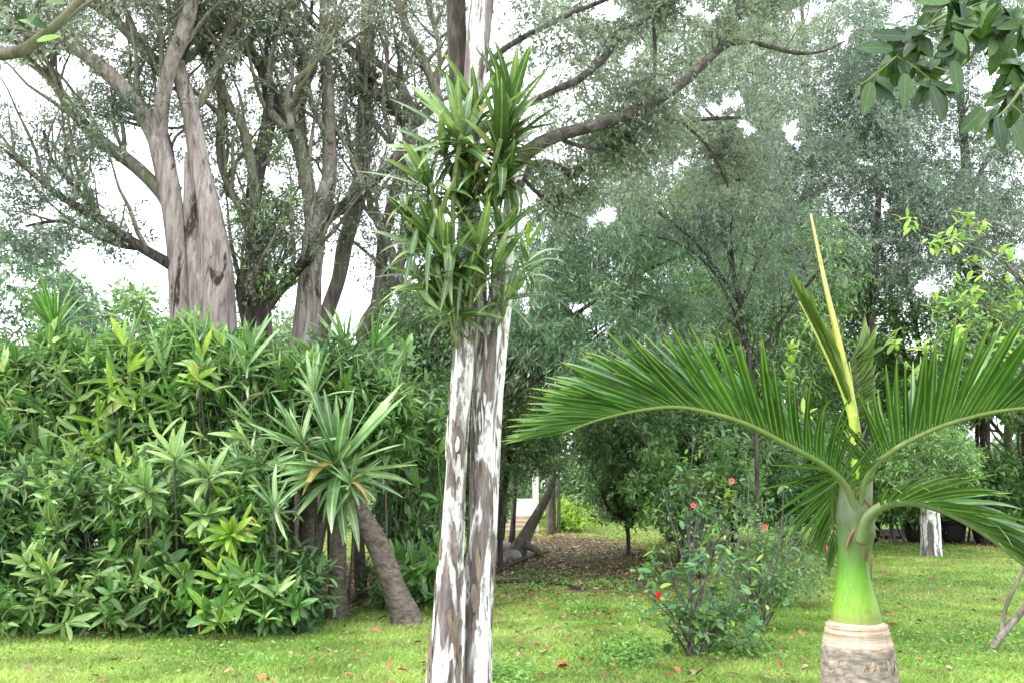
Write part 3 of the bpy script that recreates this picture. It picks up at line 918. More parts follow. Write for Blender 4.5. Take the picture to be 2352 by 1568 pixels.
M['flake'] = plainmat('bark_flake', (.42, .38, .35), (.82, .8, .77), 25, rough=.85, bs=.6, sc=(1, 1, .4))
M['flake_brown'] = plainmat('bark_flake_brown', (.14, .1, .08), (.3, .23, .19), 25, rough=.9, bs=.8, sc=(1, 1, .4))
for mt, cnt in (('flake', 60), ('flake_brown', 75)):
    mb = MB()
    for k in range(cnt):
        left = random.random() < .5
        rows_ = [(1640, 1017, 88), (1480, 1024, 72), (1340, 1034, 58), (1080, 1045, 46), (820, 1062, 46), (640, 1072, 48)] if left else [(1640, 1092, 70), (1440, 1096, 62), (1280, 1104, 60), (960, 1120, 56), (820, 1130, 54), (640, 1152, 44)]
        py = U(640, 1600)
        cx = float(np.interp(py, [r[0] for r in rows_][::-1], [r[1] for r in rows_][::-1])); w = float(np.interp(py, [r[0] for r in rows_][::-1], [r[2] for r in rows_][::-1]))
        c = at(cx, py, YT + (0 if left else .12)); r = pxr(w, YT) * 1.02
        th = U(-3.0, -.14); hw = U(.07, .28); ln = U(.06, .34)
        v = []; NR = 5
        for i in range(NR):
            z = c.z + ln * (i / (NR - 1) - .5); k2 = math.sin(math.pi * (i + .5) / NR) * U(.7, 1.15)
            for j in (-1, 0, 1):
                a = th + hw * k2 * j + U(-.05, .05)
                rr = r + (.004 + .004 * abs(j) * random.random() if j else .003)
                v.append((c.x + rr * math.cos(a) - (z - c.z) * (-.04 if left else .05), c.y + rr * math.sin(a), z))
        f = []
        for i in range(NR - 1):
            for j in range(2):
                a = i * 3 + j; f.append((a, a + 1, a + 4, a + 3))
        mb.add(v, f)
    mb.build('bark_flakes', M[mt], CT, kind='stuff')

# climbing plant wrapped round the twin stems
EP = thing('climbing_strap_plant', 'upper climbing plant with long strap leaves and one broad pale curled leaf', 'plant', tuple(at(1090, 660, YT)))
stems = [([(1048, 700), (1040, 600), (1040, 500), (1045, 400), (1060, 310)], 16),
         ([(1110, 660), (1115, 560), (1120, 450), (1135, 380), (1150, 320)], 18),
         ([(1046, 760), (1030, 650), (1010, 560), (998, 470), (990, 420)], 14),
         ([(1052, 800), (1020, 690), (985, 600), (955, 540), (930, 510)], 10),
         ([(1150, 740), (1165, 690), (1190, 640), (1215, 600)], 12),
         ([(1075, 740), (1082, 680), (1092, 610), (1100, 560)], 14),
         ([(1045, 780), (1022, 700), (975, 645), (950, 630)], 9)]
for pts, w in stems:
    mb = MB(); mb.tube([at(a, b, YT - 0.22 - 0.05 * i) for i, (a, b) in enumerate(pts)], [pxr(w * 0.7, YT)] * len(pts), n=8, rough=0.1)
    mb.build('stem', M['twig_green'], EP)
zz = Vector((0, 0, 1))
EP2 = thing('climbing_strap_plant', 'lower left climbing plant with dense drooping strap leaves beside the fork of the twin trunks', 'plant', tuple(at(1000, 700, YT)))
EP3 = thing('climbing_strap_plant', 'climbing plant with lime shoot and pale shiny curled leaves on the right-hand twin trunk', 'plant', tuple(at(1180, 700, YT)))
for (px, py, dy, ax, n, L, kd, lo, hi, own) in (
        (1060, 315, -.3, (-.15, -.4, 1), 46, .62, 'epi', -45, 82, EP), (1150, 340, -.3, (.12, -.3, 1), 52, .66, 'epi', -35, 84, EP),
        (1175, 240, -.2, (.1, -.2, 1), 26, .52, 'epi', 10, 84, EP), (1095, 250, -.1, (-.1, -.2, 1), 20, .5, 'epi', 30, 84, EP),
        (1170, 400, -.25, (.3, -.4, .8), 26, .42, 'epi', -40, 80, EP), (1165, 310, -.25, (.35, -.4, .8), 22, .42, 'epi', -20, 80, EP),
        (1020, 350, -.2, (-.4, -.4, .6), 26, .5, 'epi', -50, 70, EP),
        (985, 425, -.25, (-.35, -.4, 1), 44, .5, 'epi', -40, 80, EP2), (935, 500, -.2, (-.6, -.3, .8), 28, .36, 'epi', -60, 70, EP2),
        (1030, 600, -.3, (-.3, -.4, 1), 30, .48, 'epi', -30, 80, EP2), (950, 630, -.2, (-.6, -.3, .6), 30, .4, 'epi', -70, 60, EP2),
        (1000, 550, -.25, (-.2, -.3, 1), 30, .52, 'epi', -20, 82, EP2), (970, 570, -.1, (-.5, -.3, .8), 24, .45, 'epi', -40, 80, EP2),
        (1040, 710, -.25, (-.5, -.4, .4), 22, .4, 'epi', -50, 60, EP2), (1000, 660, -.2, (-.5, -.3, .4), 26, .42, 'epi', -60, 60, EP2),
        (1060, 480, -.1, (-.1, -.3, 1), 16, .45, 'epi', 0, 80, EP2),
        (1100, 570, -.3, (0, -.35, 1), 26, .5, 'epi', -5, 82, EP3), (1120, 460, -.3, (.1, -.4, 1), 22, .42, 'epi', 0, 80, EP3),
        (1165, 680, -.3, (.5, -.4, .7), 12, .35, 'epi', -40, 75, EP3), (1216, 610, -.1, (.4, -.3, 1), 18, .32, 'epi', -40, 60, EP3),
        (1150, 540, -.2, (.3, -.3, 1), 24, .42, 'epi', -10, 80, EP3), (1085, 400, -.2, (0, -.3, 1), 20, .45, 'epi', -10, 80, EP3),
        (1135, 620, -.3, (.2, -.3, 1), 16, .42, 'epi', -10, 80, EP3), (1075, 640, -.3, (-.1, -.3, 1), 14, .4, 'epi', -10, 80, EP3)):
    rosette(own, at(px, py, YT + dy), Vector(ax), kd, n, L, lo, hi, spreadz=0.16)
rosette(EP3, at(1212, 560, YT), Vector((.15, -.2, 1)), 'epilime', 9, .3, 10, 84)
rosette(EP2, at(955, 490, YT - .3), Vector((-.5, -.2, .5)), 'epilime', 6, .22, -20, 70)
for (px, py, d, L, m_, own) in ((1055, 300, (-1, -.3, .35), .42, 'shiny', EP), (1205, 615, (1, -.3, .6), .34, 'shiny', EP3), (1200, 640, (1, -.4, .35), .26, 'shiny', EP3),
                           (1215, 600, (1, -.2, .9), .3, 'shiny', EP3), (1045, 560, (-.15, -.3, -1), .55, 'epi', EP2), (1000, 500, (-.15, -.2, -1), .6, 'epi', EP2),
                           (1022, 520, (.1, -.2, -1), .6, 'epi', EP2), (960, 520, (-.2, -.2, -1), .5, 'epi', EP2), (1060, 640, (-.1, -.2, -1), .3, 'epi', EP2)):
    place('leaf', LS[m_][0], frame(at(px, py, YT - .4), Vector(d), Vector((0, -.5, 1)) if d[2] > 0 else Vector((U(-.8, .8), -1, .2)), L * (1.2 if d[2] > 0 else .6), L), own)

# ------------------------------------------------------------------ trunked strap-leaved plants beside the hedge
def cane_plant(label, trunk, Y, heads, L, kd='strap', group=None, dY=0.0):
    b = at(trunk[0][0], trunk[0][1], Y)
    o = thing('cane_plant', label, 'plant', (b.x, Y, 0), group)
    trunk = [(trunk[0][0], trunk[0][1] + 30, trunk[0][2] * 1.5), (trunk[0][0], trunk[0][1] - 4, trunk[0][2] * 1.25)] + trunk[1:]
    mb = MB(); limbpx(mb, trunk, Y, n=18, dY=dY, rough=0.1)
    mb.build('trunk', M['cane'], o)
    for (px, py, ax, n, ll, lo, hi) in heads:
        rosette(o, at(px, py, Y + dY - 0.3), Vector(ax), kd, n, ll * L, lo, hi, spreadz=0.14)
    return o


cane_plant('strap-leaved plant with upright brown cane trunk at the right end of the hedge', [(775, 1418, 44), (776, 1330, 37), (777, 1230, 36), (776, 1150, 34), (772, 1080, 28)], 10.9,
           [(775, 1065, (0, -.75, 1), 84, 1.45, -50, 84), (720, 900, (-.2, -.3, 1), 22, .8, -10, 84)], .78)
cane_plant('strap-leaved plant with thick cane trunk leaning left over bare soil, closest to the twin trunks', [(935, 1428, 56), (905, 1350, 52), (872, 1260, 50), (835, 1190, 44), (800, 1130, 34)], 10.6,
           [(805, 1105, (-.1, -.6, .9), 34, .75, -50, 70), (690, 1010, (-.35, -.5, 1), 34, .9, -30, 80)], .72)
cane_plant('thin dark-stemmed strap-leaved plant leaning behind the upright cane trunk', [(706, 1400, 20), (722, 1270, 22), (740, 1180, 24), (755, 1110, 20)], 11.6,
           [(840, 960, (.2, -.4, 1), 26, .85, -30, 82), (880, 1080, (.4, -.4, .8), 18, .7, -50, 70)], .62)
cane_plant('strap-leaved plant holding an upright fan of leaves above the left end of the hedge', [(130, 1400, 26), (128, 1000, 22), (125, 760, 20)], 11.8,
           [(125, 745, (0, -.2, 1), 60, 1.0, 10, 86)], .78, 'strapd')
cane_plant('strap-leaved plant with a spray of leaves in front of the forked grey tree', [(700, 1400, 26), (715, 1100, 24), (722, 900, 20)], 11.4,
           [(722, 880, (.05, -.3, 1), 40, 1.0, 0, 84), (640, 860, (-.3, -.3, 1), 22, .8, 0, 80)], .66)
cane_plant('dark strap-leaved plant just behind the hedge top beside the leaning stems', [(830, 1380, 24), (810, 1000, 22), (800, 800, 18)], 12.6,
           [(795, 800, (-.1, -.3, 1), 36, 1.0, 5, 84), (860, 790, (.5, -.3, 1), 24, .9, 0, 80)], .7, 'strapd')
o = thing('cane_thicket', 'cluster of thin dark bare canes under the hedge leaves, left of the cane trunks', 'plant', tuple(gnd(665, 1370)))
for k in range(8):
    x0 = U(625, 712); x1 = x0 + U(-14, 14)
    mb = MB(); limbpx(mb, [(x0, 1392, U(8, 17)), (x0 + U(-3, 3), 1280, U(8, 15)), (x1, 1100, U(8, 13))], U(11.8, 13), n=7, rough=.1)
    mb.build('cane', M[random.choice(['bark_dark', 'cane', 'bark_olive'])], o)
# tall narrow thicket between cane trunks and twin trunks
for i, (x0, x1, y0, y1, Y, mt, lab) in enumerate((
        (862, 935, 800, 1290, 12.6, 'deep', 'narrow dark green shrub with upright stems between leaning cane trunk and twin trunks, left one'),
        (930, 1020, 850, 1330, 12.2, 'deep', 'narrow shrub with pointed leaves and thin upright stems right behind the twin trunks'),
        (880, 1030, 1270, 1375, 11.4, 'deep', 'low dark green undergrowth clump at the foot of the twin trunks, on their left'))):
    b = gnd((x0 + x1) / 2, 1370 + 10 * i)
    o = thing('thicket_shrub', lab, 'shrub', (b.x, Y, 0))
    for k in range(26):
        px, py = U(x0, x1), U(y0, y1)
        y = Y + U(-.5, .5)
        p = at(px, py, y)
        if k < 14 and i < 2:
            q = Vector((p.x + U(-.1, .1), y, 0)); mb = MB(); mb.tube([q, (p + q) / 2 + Vector((U(-.06, .06), 0, 0)), p], [.014, .011, .007], n=6, rough=.1)
            mb.build('stem', M[random.choice(['twig', 'twig_green', 'bark_dark'])], o)
        rosette(o, p, Vector((U(-.5, .5), U(-.9, -.1), U(.3, 1.2))), mt, 9, U(.24, .38), -30, 75, spreadz=.3)
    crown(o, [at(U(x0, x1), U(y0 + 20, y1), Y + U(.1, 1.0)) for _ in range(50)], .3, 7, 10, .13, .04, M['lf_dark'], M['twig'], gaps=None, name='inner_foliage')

# ------------------------------------------------------------------ the hedge: single shrubs side by side
FRONT = [(-60, 'deep', 'dark green leafy shrub at the far left end of the hedge foot'),
         (40, 'deep', 'leafy shrub in the hedge foot second from the left edge, beside a white gap'),
         (135, 'lance', 'long-leaved light green shrub low in the hedge, left of the gap with white wall'),
         (225, 'deep', 'dark glossy shrub low in the hedge, under the gap showing white wall'),
         (325, 'lance', 'hedge shrub topped by a large light green leaf rosette on twin bare stems'),
         (420, 'broad', 'broad-leaved dark shrub low in the middle of the hedge'),
         (515, 'lime', 'hedge shrub with a bright lime-green leaf rosette at the hedge foot'),
         (570, 'deep', 'dark leafy shrub at the hedge foot just right of the lime rosette'),
         (632, 'deep', 'small dark leafy shrub at the right end of the hedge foot')]
BACK = [(-40, 'lance', 'tall leafy hedge shrub at the left edge of the picture, yellow-green on top'),
        (50, 'lance', 'tall light green hedge shrub under the upright strap-leaved fan'),
        (150, 'lance', 'tall green hedge shrub just right of the upright strap-leaved fan'),
        (240, 'lime', 'tall yellow-green hedge shrub, brightest patch of the hedge top'),
        (330, 'lance', 'tall hedge shrub just right of the yellow-green patch'),
        (420, 'lance', 'tall hedge shrub right below the thick pale trunks, the more left of a pair'),
        (510, 'lance', 'tall hedge shrub right below the thick pale trunks, the more right of a pair'),
        (600, 'strap', 'tall strap-leaved hedge shrub in front of the dark stems'),
        (690, 'lance', 'tall green hedge shrub in front of the forked grey tree'),
        (780, 'deep', 'tall dark hedge shrub above the upright cane trunk'),
        (860, 'strap', 'tall strap-leaved shrub at the right end of the hedge top')]
TOPY = [(-100, 770), (0, 770), (60, 790), (200, 790), (300, 775), (420, 762), (540, 765), (640, 785), (760, 815), (900, 880)]


def topy(x):
    return 20 * math.sin(x * .04) + 16 * math.sin(x * .019 + 2) + float(np.interp(x, [a for a, b in TOPY], [b for a, b in TOPY]))


HGAP = [(205, 1240, 34, 38), (186, 1290, 22, 20), (35, 1222, 20, 26)]


def hgap(p):
    q = proj(np.array([tuple(p)])); x, y = q[0][0], q[1][0]
    return any(((x - a) / c) ** 2 + ((y - b) / d) ** 2 < 1.2 for a, b, c, d in HGAP)


def hshrub(px, lab, kd, rows, Yb, n, Ls, row):
    g0 = at(px, 1400, Yb)
    o = thing('hedge_shrub', lab, 'shrub', (g0.x, Yb, 0))
    for k in range(n):
        x = px + U(-62, 62)
        if not row: x = min(x, 700 - U(0, 30))
        y0, y1 = rows(x)
        y = y0 + (y1 - y0) * ((k + U(.1, .9)) / n) ** (1.0 if row else .8)
        if any(((x - a) / (c + 22)) ** 2 + ((y - b) / (d + 18)) ** 2 < 1 for a, b, c, d in HGAP): continue
        if x > 600 and row and (y > 1060 or (x > 635 and y > 905)): continue
        if x > 595 and not row and y < 1262: continue
        dep = Yb + (1.0 - (y - y0) / (y1 - y0 + 1)) * .55 + U(-.75, .05)
        p = at(x, y, dep)
        if p.z < .08: p.z = U(.08, .25)
        kk = kd
        rr = random.random()
        if kd == 'lance' and rr < .2: kk = 'deep'
        elif kd == 'lance' and rr < .27 and row: kk = 'lime'
        elif kd == 'lance' and rr < .42 and row and x > 250: kk = 'strap'
        elif kd == 'lime' and rr < .4: kk = 'lance'
        elif kd == 'deep' and rr < .3: kk = 'lance'
        elif kd == 'deep' and rr < .5 and not row: kk = 'broad'
        q = Vector((g0.x + U(-.2, .2), Yb + U(0, .5), 0))
        if row and px > 600: q = Vector((g0.x + U(-.03, .03), Yb + .5, 1.55 + U(-.2, .3)))
        mid = (p + q) / 2 + Vector((U(-.1, .1), .12, .1 * p.z))
        mb = MB(); mb.tube([q, mid, p - Vector((0, 0, .02))], [.014, .009, .005], n=5, sub=3, rough=.1)
        mb.build('stem', M['twig_green' if random.random() < .3 else 'twig'], o)
        ax = Vector((U(-.95, .95), U(-1.0, -.1), U(.1, 1.1)))
        if row and k < 5: ax = Vector((U(-.4, .4), U(-.5, .1), 1)); 
        L = Ls * U(.62, 1.3)
        if kk == 'strap': L *= 1.45
        if kk == 'broad': L *= .7
        rosette(o, p, ax, kk, int(U(7, 12)), L, U(-45, -5), 80, spreadz=U(.1, .45), skip=hgap)
    cs = []
    for _ in range(80):
        x = px + U(-65, 65); x = x if row else min(x, 690 - U(0, 30)); y0, y1 = rows(x)
        if x > 585: y0, y1 = (y0, min(y1, 1070)) if row else (1275, y1)
        cs.append(at(x, U(y0 + 25, y1 + (12 if not row else 0)), Yb + (U(.05, 1.0) if not row else U(.2, 1.2))))
    cs = [c for c in cs if c.z > .06]
    if 0: cs = [c for c in cs if not (proj(np.array([tuple(c)]))[0][0] > 590 and proj(np.array([tuple(c)]))[1][0] > 1120)]
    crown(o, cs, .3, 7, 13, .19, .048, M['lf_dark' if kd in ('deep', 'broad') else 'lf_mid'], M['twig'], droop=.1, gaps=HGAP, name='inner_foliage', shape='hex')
    if row and px > 600:
        mb = MB(); mb.tube([(g0.x, Yb + .5, 0), (g0.x + .05, Yb + .5, .9), (g0.x, Yb + .5, 2.0)], [.02, .018, .015], n=9, rough=.08); mb.build('trunk', M['cane'], o)
    return o


fobj = {}
for px, kd, lab in BACK:
    fobj[lab] = hshrub(px, lab, kd, lambda x: (topy(x) + 12, 1135), 11.0, 27, .37, 1)
for px, kd, lab in FRONT:
    fobj[px] = hshrub(px, lab, kd, lambda x: (1085, 1432), 9.9, 29, .29, 0)
for own, px, py, kd, n, L, ax in ((325, 335, 1125, 'lance', 34, .4, (0, -.8, .6)), (515, 530, 1222, 'lime', 34, .34, (0, -1, .45)), (135, 110, 1320, 'lance', 24, .34, (0, -.8, .8)),
                                  (420, 470, 1180, 'lance', 24, .36, (.1, -.8, .6)), (570, 628, 1160, 'strap', 14, .5, (-.2, -.8, .5)), (225, 250, 1410, 'lance', 20, .26, (0, -.9, .6)),
                                  (570, 610, 1400, 'deep', 22, .34, (0, -.8, .8)), (632, 680, 1392, 'deep', 18, .26, (.1, -.8, .8)), (325, 420, 1330, 'lance', 16, .24, (0, -1, .5)),
                                  (40, 60, 1290, 'lance', 18, .28, (0, -1, .5)), (515, 480, 1090, 'lance', 20, .42, (0, -.6, .9)), (420, 400, 1050, 'lance', 22, .42, (0, -.6, .9))):
    p = at(px, py, 9.55)
    q = Vector((p.x, 9.9, 0))
    for dx in ((-.03, .05) if px == 335 else (0,)):
        mb = MB(); mb.tube([q + Vector((dx, 0, 0)), (p + q) / 2 + Vector((dx, .05, 0)), p], [.016, .013, .01], n=7, rough=.1); mb.build('stem', M['twig'], fobj[own])
    rosette(fobj[own], p, Vector(ax), kd, n, L, -25, 82, spreadz=.16)

# white garden wall far behind the hedge
WL = thing('garden_wall', 'low white rendered wall glimpsed through the left end of the hedge', 'wall', tuple(at(100, 1200, 23)))
M['white'] = plainmat('white_render', (0.7, 0.7, 0.68), (0.85, 0.85, 0.84), 3)
mb = MB(); a = at(100, 1200, 23); mb.box((a.x - 1.5, 23, .75), (9, .25, 1.5)); mb.build('wall_face', M['white'], WL, smooth=False)
mb = MB(); mb.box((a.x - 1.5, 23, 1.54), (9.2, .34, .09)); mb.build('coping', M['white'], WL, smooth=False)

# ------------------------------------------------------------------ tree masses centre and right
def bigtree(name, lab, trunk, Y, regs, L, Wd, mt, bark='bark_grey', limbs=(), R=.45, sprays=7, per=9, droop=.25, cat='tree', tw=.006, spr=6, shape='dia', gaps=GAPS, slo=.6, shi=2.0):
    b = at(trunk[0][0], trunk[0][1], Y)
    o = thing(name, lab, cat, (b.x, Y, 0))
    tips = []; LP = []; sp = MB()
    gy = HOR + CH * FPX / Y + 12
    for i, pts in enumerate([trunk] + list(limbs)):
        if i == 0: pts = [(pts[0][0], gy, pts[0][2] * 1.15)] + list(pts)
        mb = MB(); Q, R_ = limbpx(mb, pts, Y, n=10, dY=U(-1, 1) if i else 0, rough=.07, flute=.04)
        mb.build('trunk' if i == 0 else 'limb', M[bark], o)
        LP += Q[len(Q) // 2:] if i == 0 else Q
        if spr: sprout(sp, Q, R_, spr, slo, shi, t0=.5 if i == 0 else .2, tips=tips)
    if sp.v: sp.build('branches', M[bark], o, kind='stuff')
    cs = list(tips)
    for r in regs: cs += region(*r)
    crown(o, cs, R, sprays, per, L, Wd, M[mt], M['twig'], droop=droop, limbs=LP + tips, tw=tw, shape=shape, gaps=gaps)
    return o


bigtree('feathery_tree', 'tall feathery grey-green tree filling the sky left of the overhanging leafy branch', [(1830, 1000, 18), (1850, 700, 18), (1860, 400, 16), (1850, 150, 12), (1840, 0, 8)], 23,
        [(680, 1850, 180, 270, 220, 23, 1.3), (420, 1640, 400, 260, 150, 23, 1.4), (90, 1500, 60, 170, 90, 23, 1)], .15, .038, 'lf_grey_haze', 'bark_grey',
        [[(1885, 620, 16), (1800, 480, 13), (1700, 340, 10), (1620, 250, 6)], [(1875, 450, 14), (1960, 330, 10), (2060, 220, 7), (2100, 100, 5)]], R=.55, droop=.4)
bigtree('feathery_tree', 'tall feathery grey-green tree behind the overhanging leafy branch at the right edge', [(2262, 1000, 22), (2250, 700, 24), (2220, 400, 22), (2200, 150, 14), (2190, 0, 9)], 24,
        [(900, 2180, 260, 290, 340, 24, 1.5)], .15, .04, 'lf_grey_haze', 'bark_dark',
        [[(2235, 650, 16), (2150, 520, 13), (2080, 400, 9), (2030, 300, 6)], [(2225, 450, 14), (2290, 330, 10), (2380, 220, 7)]], R=.55, droop=.4)
bigtree('feathery_tree', 'feathery dull green tree between the two tallest feathery ones, lower crown above the palm spear', [(1985, 1150, 20), (1995, 800, 20), (2010, 600, 18), (2020, 420, 12)], 22,
        [(380, 1960, 480, 330, 160, 22, 1.3), (190, 2200, 560, 220, 140, 22, 1.3)], .13, .034, 'lf_grey_haze', 'bark_dark', [], R=.5, droop=.45)
bigtree('feathery_tree', 'fine-leaved grey-green tree with thin arching stems hanging in front of the drooping light green tree', [(1740, 1150, 10), (1730, 900, 12), (1690, 650, 10), (1640, 480, 7)], 13.2,
        [(75, 1560, 470, 260, 80, 13.2, .7), (60, 1760, 560, 180, 120, 13.2, .7), (30, 1400, 520, 120, 60, 13.2, .6)], .085, .022, 'lf_grey_haze', 'bark_dark',
        [[(1700, 700, 9), (1600, 560, 7), (1480, 470, 6), (1380, 430, 4)], [(1715, 800, 9), (1650, 640, 7), (1560, 560, 5), (1460, 540, 3)], [(1700, 700, 8), (1760, 560, 6), (1840, 460, 5), (1930, 420, 3)],
         [(1725, 850, 9), (1820, 700, 7), (1900, 600, 5)], [(1690, 660, 8), (1680, 500, 6), (1720, 380, 4)]], R=.45, sprays=6, per=9, droop=.45, spr=9, slo=.5, shi=1.6, tw=.003)
bigtree('bamboo_leaved_tree', 'drooping tree with narrow light green leaves just right of the twin trunks', [(1118, 1150, 24), (1135, 950, 22), (1200, 760, 18), (1300, 600, 10)], 14,
        [(80, 1330, 570, 140, 150, 15, 1.4), (80, 1520, 620, 230, 140, 16, 1.7), (85, 1400, 760, 200, 90, 14, 1.1), (40, 1250, 700, 90, 120, 14, .8)], .16, .026, 'lf_pale', 'bark_dark',
        [[(1150, 880, 14), (1300, 740, 11), (1450, 640, 8), (1600, 570, 5)], [(1140, 920, 12), (1330, 820, 10), (1480, 720, 6)]], R=.4, sprays=9, per=13, droop=.6)
bigtree('bamboo_leaved_tree', 'narrow-leaved tree with yellowish green foliage behind the palm left frond', [(1688, 1150, 14), (1690, 900, 16), (1700, 720, 14), (1710, 600, 10)], 21,
        [(240, 1680, 760, 230, 140, 21, 1.4), (160, 1820, 620, 150, 140, 21, 1.4), (140, 1600, 560, 190, 130, 21.5, 1.4)], .2, .04, 'lf_mid', 'bark_dark',
        [[(1690, 880, 14), (1600, 760, 11), (1500, 700, 8)], [(1695, 800, 10), (1780, 700, 8), (1850, 600, 5)]], R=.58, sprays=8, per=11, droop=.5)
bigtree('shade_tree', 'dark small-leaved tree low behind the twin trunks, above the leaning trunk', [(1150, 1180, 12), (1170, 1050, 14), (1190, 900, 22), (1230, 780, 16)], 17,
        [(190, 1250, 880, 170, 130, 17, 1.1), (80, 1200, 1020, 110, 70, 17, .8), (60, 1230, 740, 80, 60, 17, 1)], .12, .035, 'lf_dark', 'bark_dark',
        [[(1175, 980, 14), (1100, 860, 12), (1050, 780, 8)], [(1190, 900, 14), (1290, 800, 12), (1370, 760, 7)]], R=.45)
bigtree('shade_tree', 'dark leafy tree seen between hedge top and twin trunks', [(985, 1250, 14), (975, 1000, 16), (950, 850, 16)], 15,
        [(190, 950, 900, 110, 140, 15, .8), (60, 960, 740, 90, 60, 15.5, .8)], .12, .035, 'lf_dark', 'bark_dark', [[(955, 900, 12), (1000, 800, 10), (1030, 740, 6)]], R=.4)
bigtree('shade_tree', 'rounded dark green tree with reddish dead leaves under the palm left frond', [(1580, 1230, 44), (1578, 1150, 42), (1570, 1060, 34), (1560, 980, 22)], 19,
        [(260, 1560, 1000, 220, 100, 19, 1.2), (50, 1450, 980, 120, 50, 19, 1.0), (90, 1720, 1050, 110, 80, 19, 1)], .15, .05, 'lf_dark', 'bark_dark',
        [[(1575, 1080, 18), (1500, 1010, 14), (1430, 960, 8)], [(1575, 1080, 18), (1660, 1000, 14), (1740, 960, 8)]], R=.45, shape='hex')
bigtree('twisted_shrub', 'small tree with many thin twisted dark stems standing on the far sunny lawn edge', [(1443, 1232, 9), (1440, 1205, 10), (1438, 1185, 8)], 21,
        [(34, 1440, 1055, 110, 26, 21, .7)], .13, .045, 'lf_mid', 'bark_dark',
        [[(1440, 1195, 12), (1418, 1160, 9), (1405, 1120, 8), (1412, 1080, 5)], [(1440, 1195, 12), (1462, 1160, 9), (1470, 1115, 8), (1455, 1070, 5)],
         [(1440, 1190, 10), (1400, 1170, 8), (1375, 1110, 6), (1350, 1070, 4)], [(1440, 1190, 10), (1445, 1130, 9), (1440, 1080, 6)],
         [(1442, 1200, 10), (1490, 1150, 8), (1510, 1100, 5)]], R=.4, spr=4, slo=.3, shi=.8, shape='hex')
bigtree('leafy_tree', 'mid green tree with thin dark upright stems right of the palm spear', [(2100, 1150, 14), (2090, 900, 14), (2050, 700, 12), (2020, 560, 8)], 25,
        [(300, 2080, 780, 230, 150, 25, 1.3), (170, 1960, 880, 140, 120, 25, 1.2), (90, 1900, 680, 110, 110, 25, 1.2)], .15, .055, 'lf_mid', 'bark_dark',
        [[(2140, 1130, 13), (2120, 850, 12), (2085, 640, 9), (2070, 460, 6)], [(2190, 1120, 11), (2190, 850, 10), (2200, 640, 8), (2240, 500, 5)],
         [(2060, 1100, 12), (2030, 860, 10), (1975, 700, 8), (1935, 600, 5)], [(2240, 1100, 11), (2260, 800, 9), (2330, 560, 6)]], R=.65, per=9, spr=3, slo=1, shi=2.5)
bigtree('leafy_tree', 'mid green leafy tree at the right edge behind the lime-green shoots', [(2365, 1150, 22), (2350, 900, 18), (2340, 700, 12)], 23,
        [(260, 2300, 780, 140, 140, 23, 1.2), (110, 2200, 900, 170, 55, 23, .9)], .14, .05, 'lf_mid', 'bark_dark', [[(2345, 850, 10), (2260, 700, 8), (2220, 600, 5)]], R=.6, per=9, spr=3)
bigtree('mottled_trunk_tree', 'small tree with pale mottled trunk and a bent upper stem behind the palm right fronds', [(2138, 1262, 46), (2136, 1200, 44), (2134, 1150, 38), (2125, 1110, 24), (2105, 1060, 22), (2100, 1030, 18)], 20,
        [(110, 2110, 1040, 130, 70, 20, 1.2)], .12, .045, 'lf_mid', 'bark_white', [[(2136, 1180, 20), (2160, 1120, 14), (2190, 1060, 9)]], R=.42, spr=2, shape='hex')
bigtree('slim_trunk_tree', 'thin grey-stemmed tree in the distance at the right edge under the palm frond', [(2325, 1150, 22), (2320, 1050, 20), (2315, 980, 16), (2330, 900, 10)], 26,
        [(90, 2320, 930, 90, 60, 26, 1)], .16, .06, 'lf_mid', 'bark_grey', [[(2318, 1020, 10), (2270, 960, 8), (2230, 930, 5)], [(2320, 1010, 9), (2290, 990, 6), (2250, 985, 4)]], R=.5, spr=5)
# round-headed bushes behind the lawn
for i, (cx, cy, rx, ry, n, Y, mt, lab) in enumerate((
        (2060, 1110, 90, 60, 90, 24, 'lf_mid', 'round green bush in the distance right behind the palm leaf bases'),
        (2200, 1120, 110, 60, 100, 25, 'lf_far', 'pale green bush in the distance behind the mottled trunk'),
        (2330, 1120, 90, 70, 90, 24, 'lf_mid', 'green bush in the distance at the right edge under the palm frond'),
        (1540, 1130, 55, 60, 60, 24, 'lf_mid', 'dark bush behind the hibiscus, left of the reddish dark trunk'),
        (1660, 1130, 90, 70, 100, 23, 'lf_dark', 'dark bush behind the hibiscus, right of the reddish dark trunk'),
        (1800, 1120, 100, 80, 110, 23, 'lf_dark', 'dark bush behind the hibiscus and left of the palm crownshaft'),
        (1330, 1120, 60, 40, 40, 40, 'lf_far', 'pale distant bush beyond the sunny far lawn'),
        (1090, 1100, 60, 110, 100, 20, 'lf_dark', 'dark bush filling the gap between the twin trunks'),
        (950, 1120, 90, 60, 60, 19, 'lf_mid', 'green bush beyond the leaning cane trunk'),
        (1300, 1186, 26, 16, 26, 30, 'lf_lime', 'small yellow-leaved bush on the far lawn beside the posts'))):
    gx_ = at(cx, cy, Y)
    o = thing('bush', lab, 'bush', (gx_.x, Y, 0))
    cs = [c for c in region(n, cx, cy, rx, ry, Y, .8) if c.z > .15]
    sc = Y / 22
    mb = MB()
    for k in range(5): mb.tube([(gx_.x + U(-.3, .3), Y, 0), (gx_.x + U(-.5, .5), Y + U(-.3, .3), gx_.z * .7)], [.04, .015], n=6, cap=False)
    mb.build('stems', M['twig'], o)
    crown(o, cs, .42 * sc, 7, 13, .17 * sc, .06 * sc, M[mt], M['twig'], droop=.15, name='foliage')

